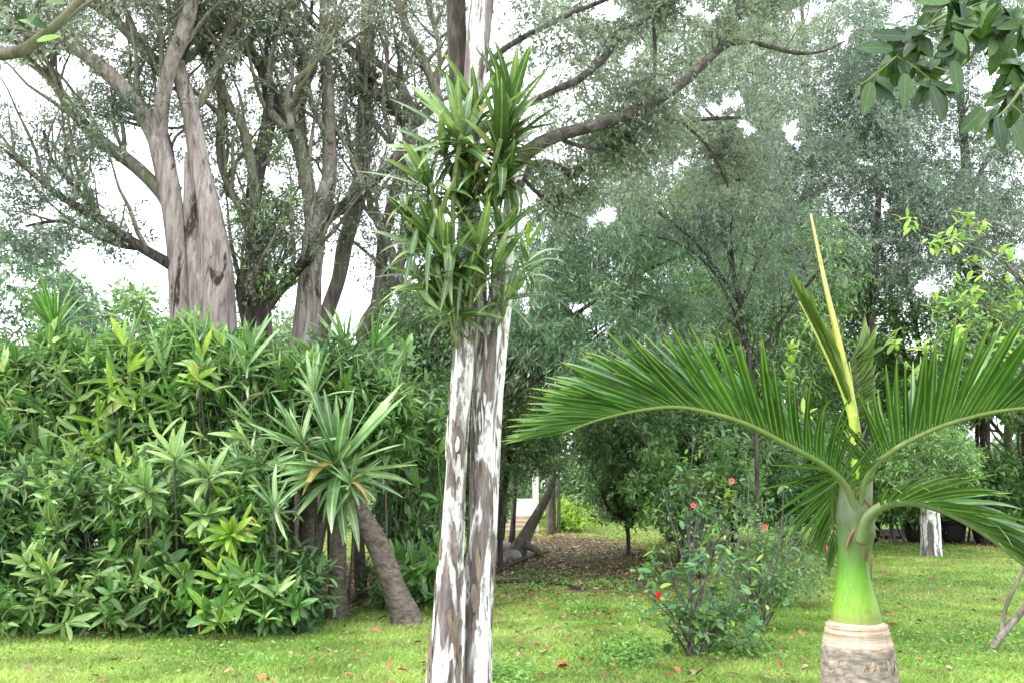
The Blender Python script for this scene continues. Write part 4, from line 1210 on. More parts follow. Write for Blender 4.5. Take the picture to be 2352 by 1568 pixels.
# distant tree belt that closes the view
for i, (x0, x1, top, Y, mt, lab) in enumerate((
        (-300, 230, 560, 30, 'lf_pale', 'distant pale green trees low behind the left end of the hedge'),
        (200, 640, 730, 34, 'lf_mid', 'distant green trees low behind the thick pale trunks'),
        (620, 1180, 760, 34, 'lf_far', 'distant green trees low behind the leaning stems'),
        (1150, 1560, 860, 46, 'lf_far', 'distant pale tree line beyond the sunny far lawn'),
        (1540, 2060, 820, 38, 'lf_far', 'distant trees behind the palm left frond'),
        (2040, 2700, 985, 46, 'lf_far', 'distant trees low behind the palm right fronds'))):
    o = thing('tree_belt', lab, 'trees', tuple(at((x0 + x1) / 2, 1150, Y)))
    o['kind'] = 'stuff'
    cs = []
    for k in range(int((x1 - x0) * .55)):
        x = U(x0, x1); tp = top + 45 * math.sin(x * .017) + 30 * math.sin(x * .05 + i)
        c = at(x, tp + (1160 - tp) * random.random() ** 1.15, Y + U(-2, 4))
        if c.z > .2: cs.append(c)
    crown(o, cs, .034 * Y * .9, 7, 12, .0095 * Y, .0036 * Y, M[mt], M['twig'], droop=.15, name='foliage',
          gaps=[g for g in GAPS if g[1] < 1100], tw=.02)

# ------------------------------------------------------------------ far garden details
M['wood_post'] = barkmat('wood_post', (.05, .045, .035), (.12, .11, .085), (.22, .2, .16), scale=(9, 9, 2))
M['stone'] = plainmat('stone', (.16, .14, .12), (.38, .34, .3), 6, bs=.8)
M['sand'] = plainmat('sandstone', (.32, .25, .17), (.5, .42, .32), 5, bs=.5)
M['pot'] = plainmat('pot', (.01, .01, .011), (.03, .028, .028), 8, spec=.3)
M['rust'] = plainmat('rust', (.05, .03, .025), (.12, .06, .045), 12)
for px, w, lab in ((1265, 22, 'thicker weathered wooden post at the edge of the far sunny lawn'), (1283, 8, 'thin dark wooden post just right of the thicker weathered post')):
    b = gnd(px, 1228); Y = b.y
    o = thing('wooden_post', lab, 'post', tuple(b))
    mb = MB(); limbpx(mb, [(px, 1232, w), (px + 1, 1160, w * .95), (px, 1095, w * .9)], Y, n=12, rough=.04); mb.build('shaft', M['wood_post'], o)
b = gnd(1190, 1275)
o = thing('bare_leaning_tree', 'bare grey trunk leaning right from a stony root mound toward the wooden posts', 'tree trunk', tuple(b))
mb = MB(); limbpx(mb, [(1165, 1300, 60), (1190, 1262, 40), (1215, 1215, 26), (1240, 1170, 20), (1258, 1135, 17), (1270, 1100, 13), (1275, 1060, 9)], b.y, n=12, rough=.08); mb.build('trunk', M['bark_grey'], o)
mb = MB(); limbpx(mb, [(1205, 1250, 20), (1232, 1262, 14), (1250, 1280, 8)], b.y - .2, n=8, rough=.1); mb.build('root', M['bark_grey'], o)
mb = MB(); limbpx(mb, [(1160, 1290, 24), (1135, 1300, 20), (1110, 1312, 14)], b.y - .2, n=8, rough=.1); mb.build('root', M['bark_grey'], o)
for k, (px, w, px2) in enumerate(((1152, 9, 1162), (1170, 12, 1186), (1178, 9, 1180), (1140, 10, 1146))):
    b = gnd(px, 1262)
    o = thing('thin_tree', ['thin dark stem nearest the twin trunks in the far row of four', 'thickest thin dark stem of the far row, leaning right', 'thin dark stem just left of the white pillar',
                            'thin dark stem half hidden beside the right-hand twin trunk'][k], 'tree', tuple(b))
    mb = MB(); limbpx(mb, [(px, 1265, w), ((px + px2) / 2 + 2, 1180, w * .85), (px2, 1060, w * .7)], b.y + .3 * k, n=8, rough=.05); mb.build('trunk', M['bark_dark'], o)
b = gnd(1222, 1222)
o = thing('white_pillar', 'white rendered pillar with sandstone steps at its foot, beyond the leaning trunk', 'pillar', tuple(b))
a = at(1230, 1120, b.y)
mb = MB(); mb.box((a.x, b.y, 1.0), (.2, .3, 2.0)); mb.build('shaft', M['white'], o, smooth=False)
mb = MB(); mb.box((a.x, b.y, 2.04), (.28, .38, .07)); mb.build('cap', M['white'], o, smooth=False)
for k in range(4):
    mb = MB(); mb.box((a.x - .42 - .12 * k, b.y - .3 * k, .42 - .13 * k), (.75, .32, .28 + .0 * k)); mb.build('step', M['sand'], o, smooth=False)
mb = MB(); mb.box((a.x - .35, b.y + .25, .55), (.6, .2, 1.1)); mb.build('parapet', M['white'], o, smooth=False)
b = gnd(1357, 1196)
o = thing('white_post', 'slender white post far beyond the sunny lawn', 'post', tuple(b))
mb = MB(); a = at(1357, 1160, 42); mb.box((a.x, 42, .7), (.16, .16, 1.4)); mb.build('shaft', M['white'], o, smooth=False)
mb = MB(); mb.box((a.x, 42, 1.42), (.22, .22, .06)); mb.build('cap', M['white'], o, smooth=False)
b = gnd(1345, 1192)
o = thing('stone_wall', 'grey stone wall along the far side of the sunny lawn', 'wall', tuple(b))
for k in range(26):
    x = at(1290 + k * 9, 1170, 44).x
    for j in range(3):
        mb = MB(); mb.box((x + .1 * (j % 2), 44.3 + U(-.05, .05), .18 + .3 * j), (.19 * U(.85, 1), .4, .27)); mb.build('stone', M['stone'], o, smooth=False)
# low bench-like frame with a white bundle
b = gnd(1612, 1238); Yb = b.y
o = thing('low_metal_frame', 'low dark metal frame with a slatted shelf standing behind the hibiscus', 'frame', tuple(b))
xa, xb = at(1560, 1220, Yb).x, at(1668, 1220, Yb).x
for x in (xa, xb):
    for dy in (0, .5):
        mb = MB(); mb.box((x, Yb + dy, .3), (.035, .035, .62)); mb.build('leg', M['pot'], o, smooth=False)
mb = MB(); mb.box(((xa + xb) / 2, Yb, .6), (xb - xa, .03, .03)); mb.build('rail', M['pot'], o, smooth=False)
for k in range(4):
    mb = MB(); mb.box(((xa + xb) / 2, Yb + .06 + .14 * k, .2), (xb - xa, .09, .03)); mb.build('slat', M['rust'], o, smooth=False)
a = at(1602, 1212, Yb)
o = thing('white_bundle', 'small crumpled white bundle lying on the low dark metal frame', 'bundle', (a.x, Yb + .2, .215))
for dx, r in ((-.07, .1), (.09, .085)):
    mb = MB(); mb.lathe((a.x + dx, Yb + .2), [(.215 + r * .9 * (1 - math.cos(q)) , max(.004, r * math.sin(q))) for q in np.linspace(.05, 3.1, 9)], n=14, wob=.18); mb.build('fold', M['white'], o)
# dark pots and kerb stones right of the palm
for k, (px, py, w, h, lab) in enumerate(((2000, 1245, 46, 46, 'dark round pot partly hidden by the palm leaf bases'), (2104, 1246, 52, 50, 'dark round pot touching the left side of the mottled trunk'),
                                         (2190, 1248, 56, 52, 'dark round pot just right of the mottled trunk'), (2262, 1250, 50, 46, 'dark round pot under the drooping palm frond'),
                                         (2330, 1250, 50, 46, 'dark round pot at the right edge of the picture'))):
    b = gnd(px, py); s = b.y / FPX
    o = thing('plant_pot', lab, 'pot', tuple(b))
    r = w * s / 2; hh = h * s
    mb = MB(); mb.lathe((b.x, b.y), [(0, r * .6), (hh * .3, r * .85), (hh * .7, r), (hh * .86, r * .94), (hh * .88, r * 1.06), (hh, r * 1.06), (hh, r * .9), (hh * .85, r * .86)], n=22); mb.build('pot', M['pot'], o)
    crown(o, [Vector((b.x + U(-.2, .2), b.y + U(-.2, .2), hh + U(.1, .4))) for _ in range(10)], .3, 6, 10, .12, .05, M['lf_dark'], M['twig'], gaps=None, name='foliage')
for k in range(7):
    px = 2018 + 17 * k
    b = gnd(px, 1232)
    if k == 0:
        o = thing('edging_stones', 'row of pale edging stones beside the pots behind the palm', 'edging', tuple(b))
    mb = MB(); mb.box((b.x, b.y, .13), (.19, .25, .26 * U(.8, 1.1)), U(-.1, .1)); mb.build('stone', M['stone'], o, smooth=False)
mb = MB(); a = gnd(2012, 1236); b2 = gnd(2180, 1236); 
o = thing('timber_edging', 'long dark timber lying on the lawn edge in front of the pots', 'timber', tuple(a)); mb.tube([a + Vector((0, 0, .05)), b2 + Vector((0, 0, .05))], [.06, .06], n=8, rough=.1); mb.build('log', M['bark_dark'], o)
# fallen branches on bare soil
for pts, lab in (([(1128, 1318, 12), (1180, 1296, 12), (1225, 1278, 9), (1262, 1268, 6)], 'long fallen branch lying on bare soil just right of the twin trunks'),
                 ([(1140, 1340, 9), (1230, 1337, 9), (1290, 1345, 7), (1345, 1356, 5)], 'thin dark fallen branch along the near edge of the bare soil'),
                 ([(1180, 1470, 5), (1205, 1462, 4), (1228, 1456, 3)], 'short dark twig lying on the lawn beside a brown leaf')):
    ps = [gnd(a, b) for a, b, w in pts]; o = thing('fallen_branch', lab, 'branch', tuple(ps[0]))
    mb = MB(); mb.tube([q + Vector((0, 0, .03)) for q in ps], [pxr(w, ps[0].y) for a, b, w in pts], n=8, rough=.12); mb.build('bough', M['bark_dark'], o)
for k, (px, py, r, lab) in enumerate(((1150, 1262, .28, 'weathered grey stone beside the twin trunk in the root mound'), (1178, 1284, .22, 'grey stone at the foot of the leaning trunk'),
                                      (1140, 1292, .2, 'yellowish low stone in front of the leaning trunk'))):
    b = gnd(px, py); o = thing('stone', lab, 'stone', tuple(b))
    mb = MB(); mb.lathe((b.x, b.y), [(r * .7 * math.cos(q) + .05, max(.01, r * math.sin(q))) for q in np.linspace(3.0, .05, 8)], n=11, wob=.2); mb.build('rock', M['stone'], o)

# ------------------------------------------------------------------ hibiscus bushes
M['petal'] = plainmat('petal', (.6, .015, .02), (.75, .05, .04), 9, rough=.5)
M['petal_pink'] = plainmat('petal_pink', (.7, .08, .08), (.8, .16, .14), 9, rough=.5)
petal = leafmesh('petal', M['petal'], .9, .5, ovate, rows=4, fold=.1, wave=.02)
petalp = leafmesh('petal', M['petal_pink'], .9, .5, ovate, rows=4, fold=.1, wave=.02)


def hibiscus(lab, base, Y, stems, flowers, L, mats=('hib',), extra=None, n=9):
    b = at(base[0], base[1], Y); b.z = 0
    o = thing('hibiscus_bush', lab, 'bush', (b.x, Y, 0))
    tw = MB(); cnt = 0
    for (px, py) in stems:
        e = at(px, py, Y + U(-.45, .45))
        if e.z < .1: e.z = .12
        mid = b.lerp(e, .5) + Vector((U(-.08, .08), U(-.08, .08), U(0, .12)))
        mb = MB(); Q, R = mb.tube([b + Vector((U(-.1, .1), U(-.1, .1), 0)), mid, e], [.012, .009, .004], n=6, rough=.08); mb.build('stem', M['twig'], o)
        for k in range(n):
            q = Q[int(U(.35, 1) * (len(Q) - 1))]
            tip = q + Vector((U(-1, 1), U(-1, 1), U(-.3, 1))) * .16
            tw.tube([q, tip], [.004, .002], n=4, cap=False, sub=2)
            for j in range(2):
                cnt += 1
                if cnt > 290: break
                d = Vector((U(-1, 1), U(-1, .6), U(-.7, .6)))
                ll = L * U(.6, 1.3)
                place('leaf', random.choice(LS['hib'] if random.random() < .9 else LIMEM), frame(tip, d, Vector((U(-.5, .5), U(-.6, .2), 1)), ll, ll), o)
    tw.build('twigs', M['twig'], o, kind='stuff')
    crown(o, [b.lerp(at(px, py, Y), U(.45, .95)) + Vector((U(-.12, .12), U(-.2, .3), 0)) for (px, py) in stems], .2, 5, 6, .07, .036, M['lf_mid'], M['twig'], gaps=None, tw=.002, name='foliage', shape='hex')
    for (px, py, sz, mm, lb) in flowers:
        c = at(px, py, Y - .3)
        f = MB(); ax = Vector((U(-.3, .3), -1, U(-.1, .3))).normalized()
        Q, R = f.tube([c, c + ax * sz * .9], [.008, .004], n=6)
        fo = f.build('flower', M['petal'], o, label=lb)
        for k in range(5):
            th = k * 1.2566
            s1 = ax.orthogonal().normalized(); s2 = ax.cross(s1)
            d = (s1 * math.cos(th) + s2 * math.sin(th)) + ax * .6
            place('petal', mm, frame(c, d, ax, sz * 1.0, sz), fo)
    return o


hibiscus('sparse hibiscus bush with one bright red flower standing on the lawn in front', (1600, 1480), 8.6,
         [(1500, 1290), (1450, 1330), (1480, 1360), (1530, 1250), (1560, 1400), (1590, 1300), (1620, 1330), (1660, 1280), (1640, 1240), (1690, 1350), (1720, 1400), (1545, 1340), (1700, 1440), (1530, 1430), (1610, 1420), (1660, 1440)],
         [(1514, 1367, .05, petal, 'bright red flower')], .1)
hibiscus('tall thin hibiscus stem with pale leaf tufts and one coral flower, behind the front hibiscus', (1592, 1400), 10.6,
         [(1592, 1000), (1560, 1080), (1625, 1060), (1600, 1150), (1520, 1120), (1650, 1130)], [(1592, 1160, .036, petalp, 'coral flower')], .1, n=10)
hibiscus('wide bushy hibiscus with two coral flowers just left of the palm', (1740, 1400), 10.0,
         [(1690, 1130), (1660, 1200), (1640, 1180), (1720, 1090), (1760, 1150), (1800, 1120), (1830, 1200), (1850, 1260), (1780, 1280), (1700, 1270), (1650, 1290), (1740, 1330), (1800, 1340), (1870, 1300), (1810, 1180)],
         [(1680, 1103, .036, petalp, 'coral flower'), (1757, 1210, .036, petalp, 'coral flower'), (1905, 1258, .05, petalp, 'coral flower')], .1)
o = thing('ground_plant', 'low broad-leaved green plant hugging the foot of the front hibiscus', 'plant', tuple(gnd(1660, 1495)))
for k in range(16):
    px, py = U(1560, 1740), U(1430, 1500); p = gnd(px, py); p.z = U(.04, .2)
    rosette(o, p, Vector((U(-.4, .4), -.4, 1)), 'hib' if k % 3 else LIMEM, 9, U(.12, .19), -10, 70)
o = thing('twig_bush', 'bare-twigged airy bush in the gap behind the two hibiscus bushes', 'bush', tuple(gnd(1760, 1400)))
o.location.z = 0; ORG[o] = Vector(o.location)
for k in range(12):
    a = o.location + Vector((U(-.15, .15), U(-.2, .2), 0)); e = at(U(1650, 1900), U(1200, 1370), o.location.y + U(-.4, .6))
    mb = MB(); mb.tube([a, (a + e) / 2 + Vector((U(-.1, .1), 0, .15)), e], [.009, .006, .003], n=5); mb.build('stem', M['twig'], o)
crown(o, region(75, 1770, 1300, 110, 95, o.location.y, .4), .25, 7, 6, .05, .022, M['lf_mid'], M['twig'], gaps=None, tw=.0025, name='foliage', shape='hex')

o = thing('bright_leaved_shrub', 'tall loose shrub with bright green leaf tips behind the hibiscus, under the palm left frond', 'shrub', tuple(gnd(1600, 1330)))
for k in range(22):
    a = Vector(o.location) + Vector((U(-.15, .15), U(-.15, .15), 0)); e = at(U(1470, 1760), U(970, 1210), o.location.y + U(-.5, .5))
    mb = MB(); mb.tube([a, (a + e) / 2 + Vector((U(-.15, .15), 0, .2)), e], [.014, .01, .005], n=6); mb.build('stem', M['twig'], o)
    for j in range(9):
        place('leaf', random.choice(LIMEM if k % 2 else LS['hib']), frame(e + Vector((U(-.12, .12), U(-.1, .1), U(-.12, .12))), Vector((U(-1, 1), U(-1, .2), U(-.7, .8))), Vector((0, -.6, 1)), U(.1, .15), U(.11, .17)), o)
crown(o, region(70, 1610, 1110, 170, 110, o.location.y + .2, .4), .28, 7, 8, .1, .045, M['lf_mid'], M['twig'], gaps=None, tw=.003, name='foliage', shape='hex')

# lime-green shoots at the right edge
o = thing('lime_shoot_shrub', 'shrub branches with bright lime-green leaf tufts at the right edge above the palm', 'shrub', tuple(at(2450, 1000, 8.5)))
LB = MB()
TUFT = [(2090, 510), (2200, 548), (2250, 522), (2215, 500), (2225, 700), (2300, 590), (2330, 700), (2130, 800), (2180, 560), (2300, 730), (2225, 655), (2340, 640), (2150, 555), (2290, 800), (2200, 760), (2270, 860), (2100, 860), (2345, 790),
        (2160, 700), (2230, 610), (2060, 790), (2320, 850)]
for k, (px, py) in enumerate(TUFT):
    e = at(px, py, 8.5 + U(-.3, .3)); s0 = at(U(2380, 2420), py + U(80, 260), 8.6)
    mb = MB(); mb.tube([s0, (s0 + e) / 2 + Vector((0, 0, U(.05, .25))), e], [.012, .008, .004], n=6); mb.build('stem', M['twig'], o)
    for j in range(12):
        p = e + Vector((U(-.08, .08), U(-.08, .08), U(-.08, .08)))
        place('leaf', random.choice(LIMEM), frame(p, Vector((U(-1, 1), U(-1, .3), U(-.8, 1))), Vector((0, -.6, 1)), U(.07, .13), U(.09, .15)), o)
crown(o, region(26, 2260, 760, 130, 110, 8.9, .4) , .25, 7, 5, .07, .028, M['lf_mid'], M['twig'], gaps=GAPS, tw=.003, name='inner_foliage', shape='hex')

o = thing('leafy_shoot', 'single light green leafy shoot poking up behind the palm left of its spear', 'plant', tuple(at(1815, 900, 7)))
mb = MB(); mb.tube([at(1812, 980, 7), at(1815, 880, 7), at(1815, 800, 7)], [.008, .006, .004], n=6); mb.build('stem', M['twig_green'], o)
for (px, py) in ((1815, 800), (1818, 830), (1812, 870), (1850, 950)): rosette(o, at(px, py, 7), Vector((0, -.4, 1)), LIMEM, 8, .13, -10, 75)
# thin young stick tree bottom right
b = gnd(2278, 1492)
o = thing('bare_sapling', 'bare leaning forked sapling at the bottom right corner of the lawn', 'sapling', tuple(b))
for pts in ([(2276, 1492, 20), (2310, 1445, 17), (2345, 1405, 15), (2400, 1340, 12)], [(2300, 1456, 12), (2308, 1400, 9), (2335, 1340, 8), (2375, 1260, 6)]):
    mb = MB(); limbpx(mb, pts, b.y, n=10, rough=.06); mb.build('stem', M['bark_olive'], o)

# ------------------------------------------------------------------ overhanging leafy branch, top right, close to the camera
o = thing('overhanging_branch', 'leafy branch with large glossy oval leaves hanging into the top right corner', 'branch', tuple(at(2500, -150, 3.4)))
BR = [[(2560, -220, 26), (2440, -60, 20), (2330, 40, 14), (2250, 110, 10), (2190, 170, 7), (2150, 195, 5)], [(2330, 40, 10), (2220, 20, 9), (2130, 60, 7), (2060, 130, 5), (2000, 180, 4), (1975, 195, 3)],
      [(2440, -60, 14), (2420, 80, 10), (2370, 170, 8), (2320, 240, 6), (2290, 270, 4)], [(2250, 110, 6), (2190, 60, 5), (2110, 70, 4)]]
cands = []
for pts in BR:
    mb = MB(); Q, R = limbpx(mb, pts, 3.4, n=8, dY=U(-.2, .2), rough=.05); mb.build('twig', M['twig_green'], o); cands += Q[4:]
SEEDS = [(2150, 195), (2060, 130), (2090, 90), (2000, 180), (2120, 80), (2190, 60), (2230, 40), (2280, 50), (2200, 110), (2250, 20), (2300, 90), (2330, 30), (2290, 260), (2330, 220), (2340, 150), (2110, 150), (2170, 130), (2300, 0), (2350, 60),
         (2260, -20), (2190, 0), (2360, 280), (2140, 30), (2070, 70)]
for (px, py) in SEEDS:
    e = at(px, py, 3.4 + U(-.25, .25))
    nb = min(cands, key=lambda q: (q - e).length)
    mb = MB(); mb.tube([nb, (nb + e) / 2 + Vector((0, 0, .01)), e], [.004, .003, .002], n=5); mb.build('twig', M['twig_green'], o)
    for j in range(9):
        d = Vector((U(-.8, .6), U(-.5, .5), U(-1.1, .15)))
        L = U(.085, .13)
        place('leaf', random.choice(LS['near']), frame(e + Vector((U(-.03, .03), 0, U(-.03, .03))), d, Vector((U(-.6, .6), -1, U(-.2, .9))), L, L), o)
for (px, py, d) in ((2080, 170, (-.1, 0, -1)), (2140, 200, (.25, 0, -1)), (2080, 85, (-1, 0, .1)), (2050, 112, (-1, 0, .05)), (2260, 250, (-.7, 0, -.7)), (2290, 270, (.1, 0, -1)), (2000, 190, (-.25, 0, -1)), (2190, 140, (.1, 0, -1)), (2330, 290, (.3, 0, -1))):
    place('leaf', LS['near'][0], frame(at(px, py, 3.2), Vector(d), Vector((0.1, -1, .15)), .14, .135), o)

# ------------------------------------------------------------------ the bottle palm
YP = 5.0
PX = 1971
M['palm_grey'] = plainmat('palm_grey', (.1, .08, .065), (.42, .36, .3), 16, rough=.9, bs=1.0, sc=(1, 1, 2.2))
m, t, out = newmat('palm_tan')
f = noise(t, 3.0, 5, mapped(t, (1, 1, 22)), .6)
c = ramp(t, f, [(.3, (.16, .1, .07)), (.42, (.42, .31, .23)), (.6, (.56, .44, .35)), (.7, (.27, .18, .13))])
c = mixc(t, .35, c, ramp(t, noise(t, 30, 4, mapped(t, (1, 1, .3))), [(.35, (.5, .45, .4)), (.6, (1.1, 1.1, 1.1))]), 'MULTIPLY')
p = t.nodes.new('ShaderNodeBsdfPrincipled'); p.inputs['Roughness'].default_value = .7
t.links.new(c, p.inputs['Base Color']); t.links.new(bump(t, f, .5, .006), p.inputs['Normal']); t.links.new(p.outputs[0], out.inputs['Surface'])
M['palm_tan'] = m


def shaftmat(name, z0, z1, cols):
    m, t, out = newmat(name)
    geo = t.nodes.new('ShaderNodeNewGeometry'); s = t.nodes.new('ShaderNodeSeparateXYZ'); t.links.new(geo.outputs['Position'], s.inputs[0])
    mr = t.nodes.new('ShaderNodeMapRange'); mr.inputs[1].default_value = z0; mr.inputs[2].default_value = z1
    t.links.new(s.outputs['Z'], mr.inputs[0])
    c = ramp(t, math_(t, 'ADD', mr.outputs[0], math_(t, 'MULTIPLY', math_(t, 'SUBTRACT', noise(t, 9, 4, geo.outputs['Position']), .5), .25)), cols)
    st = noise(t, 5, 5, mapped(t, (12, 12, .7)), .6)
    c = mixc(t, .45, c, ramp(t, st, [(.3, (.62, .68, .55)), (.65, (1.15, 1.12, 1.15))]), 'MULTIPLY')
    bl = noise(t, 3.2, 7, mapped(t, (3, 3, 1.2)), .7, .8)
    c = mixc(t, ramp(t, bl, [(.56, (0, 0, 0)), (.7, (.75, .75, .75))]), c, (.13, .1, .045))
    fk = noise(t, 45, 4, mapped(t, (1, 1, .5)), .7)
    c = mixc(t, ramp(t, fk, [(.62, (0, 0, 0)), (.72, (.6, .6, .6))]), c, (.3, .27, .15))
    p = t.nodes.new('ShaderNodeBsdfPrincipled'); p.inputs['Roughness'].default_value = .45
    p.inputs['Subsurface Weight'].default_value = .0
    t.links.new(c, p.inputs['Base Color']); t.links.new(bump(t, st, .15, .004), p.inputs['Normal']); t.links.new(p.outputs[0], out.inputs['Surface'])
    return m


zr = lambda py: at(PX, py, YP).z
M['palm_shaft'] = shaftmat('palm_shaft', zr(1430), zr(1180), [(0, (.26, .3, .08)), (.15, (.2, .36, .025)), (.42, (.12, .31, .012)), (.6, (.08, .2, .02)), (.85, (.085, .14, .045)), (1, (.1, .13, .06))])
M['sheath_edge'] = plainmat('sheath_edge', (.13, .06, .03), (.3, .17, .09), 20)
M['petiole'] = shaftmat('petiole', zr(1200), zr(950), [(0, (.15, .2, .08)), (.5, (.11, .18, .04)), (1, (.18, .24, .05))])
M['sheath'] = shaftmat('sheath', zr(1260), zr(1080), [(0, (.14, .18, .07)), (.35, (.11, .16, .06)), (.7, (.17, .2, .1)), (1, (.22, .13, .08))])
M['spear'] = shaftmat('spear', zr(980), zr(520), [(0, (.36, .48, .06)), (.4, (.48, .52, .1)), (.8, (.52, .46, .16)), (1, (.5, .4, .16))])
c0 = at(PX, 1500, YP)
PALM = thing('bottle_palm', 'bottle palm with swollen ringed grey base, bright green crownshaft and arching fronds at right', 'palm', (c0.x, YP, 0))
mb = MB(); prof = [(0.0, .2), (.12, .215)]
z = .14
ztop = zr(1480)
while z < ztop:
    r = pxr(152, YP) * (1.0 + .09 * min(1, (ztop - z) / .25)) * (.985 if z > ztop - .03 else 1)
    g = U(.96, .995)
    prof += [(z, r), (z + .012, r * U(1.0, 1.02)), (z + .026, r * U(.985, 1.01)), (z + .031, r * g)]
    z += U(.034, .06)
prof = [q for q in prof if q[0] < ztop] + [(ztop, pxr(148, YP)), (ztop + .01, pxr(130, YP))]
mb.lathe((c0.x, YP), prof, n=64, wob=.028); mb.build('base', M['palm_grey'], PALM)
mb = MB(); prof = [(ztop - .005, pxr(146, YP))]
for k, (pa, w) in enumerate(((1479, 147), (1470, 144), (1457, 139), (1450, 136), (1439, 130))):
    zz_ = zr(pa); prof += [(zz_, pxr(w, YP)), (zz_ + .018, pxr(w - 1, YP)), (zz_ + .021, pxr(w - 7, YP))]
prof += [(zr(1428) + .005, pxr(112, YP))]
prof.sort(key=lambda q: q[0])
mb.lathe((c0.x, YP), prof, n=56, wob=.016); mb.build('ring_band', M['palm_tan'], PALM)
mb = MB()
prof = [(zr(py) , pxr(w, YP)) for py, w in ((1440, 104), (1426, 106), (1410, 104), (1385, 94), (1360, 82), (1330, 72), (1300, 65), (1260, 60), (1220, 60), (1190, 62), (1160, 54), (1130, 42), (1100, 32), (1060, 24))]
prof2 = []
for i in range(len(prof) - 1):
    for k in range(4):
        q = k / 4; prof2.append((prof[i][0] * (1 - q) + prof[i + 1][0] * q, prof[i][1] * (1 - q) + prof[i + 1][1] * q))
prof2.append(prof[-1])
mb.lathe((c0.x, YP), prof2, n=48, wob=.012); mb.build('crownshaft', M['palm_shaft'], PALM)
for pts, w in (([(1944, 1262), (1953, 1232), (1975, 1200), (2003, 1170), (2016, 1160)], (3, 7, 8, 7, 4)), ([(1957, 1106), (1972, 1130), (1992, 1152), (2008, 1170)], (3, 6, 7, 4)),
               ([(1990, 1090), (1984, 1105), (1974, 1124), (1966, 1142)], (3, 6, 7, 3)), ([(1993, 1255), (2000, 1290), (2001, 1330)], (3, 5, 2))):
    mb = MB(); mb.tube([at(a, b, YP - .075) for a, b in pts], [pxr(q, YP) for q in w], n=8, sub=6, rough=.25); mb.build('sheath_edge', M['sheath_edge'], PALM)
SH = leafset('husk_shard', M['palm_tan'], .45, (.3, .9), lance)
for k in range(26):
    th = U(-2.9, -.25); r = pxr(158, YP); z = U(.38, ztop - .1)
    a = Vector((c0.x + r * math.cos(th), YP + r * math.sin(th), z)); nn_ = Vector((math.cos(th), math.sin(th), 0))
    place('husk_shard', random.choice(SH), frame(a, Vector((U(-.3, .3), 0, random.choice((-1, 1)))) + nn_ * .25, nn_, U(.03, .06), U(.04, .085)), PALM)
# old fibres and torn sheath flakes at the base
mb = MB()
for k in range(80):
    th = U(-2.9, -.2); r = pxr(157, YP); z = U(.35, ztop - .05)
    a = Vector((c0.x + r * math.cos(th), YP + r * math.sin(th), z)); nrm_ = Vector((math.cos(th), math.sin(th), 0))
    mb.tube([a, a + nrm_ * U(.004, .014) + Vector((U(-.015, .015), 0, -U(.01, .04)))], [.003, .0008], n=4, cap=False, sub=2)
mb.build('fibres', M['palm_tan'], PALM, kind='stuff')
for (pts, w) in (([(1970, 1310), (1973, 1262), (1981, 1220), (1996, 1182), (2030, 1159)], (26, 50, 56, 34, 14)), ([(1970, 1290), (1968, 1235), (1960, 1175), (1948, 1122), (1922, 1086)], (36, 58, 52, 32, 13)),
                 ([(1972, 1250), (1975, 1190), (1982, 1135), (1993, 1090), (2014, 1060)], (34, 50, 42, 26, 13))):
    mb = MB(); mb.tube([at(a, b, YP - .02) for a, b in pts], [pxr(q, YP) for q in w], n=20, sub=6, rough=.015); mb.build('leaf_sheath', M['sheath'], PALM)
mb = MB(); mb.tube([at(a, b, YP - .02) for a, b in ((1968, 1150), (1966, 1060), (1964, 1010), (1958, 950))], [pxr(q, YP) for q in (28, 26, 22, 17)], n=16, sub=6, rough=.01); mb.build('spear_base', M['spear'], PALM)
mb = MB(); limbpx(mb, [(1969, 1100, 6), (1967, 1070, 22), (1968, 1030, 16), (1972, 1000, 6)], YP - .1, n=12); mb.build('new_leaf_bud', M['spear'], PALM)
mb = MB()
for k in range(14):
    a = at(U(1962, 1980), U(990, 1030), YP - .12); mb.tube([a, a + Vector((U(-.03, .03), U(-.03, .01), U(-.03, .02)))], [.008, .004], n=5, sub=2, rough=.3)
mb.build('dry_remnant', M['rust'], PALM)


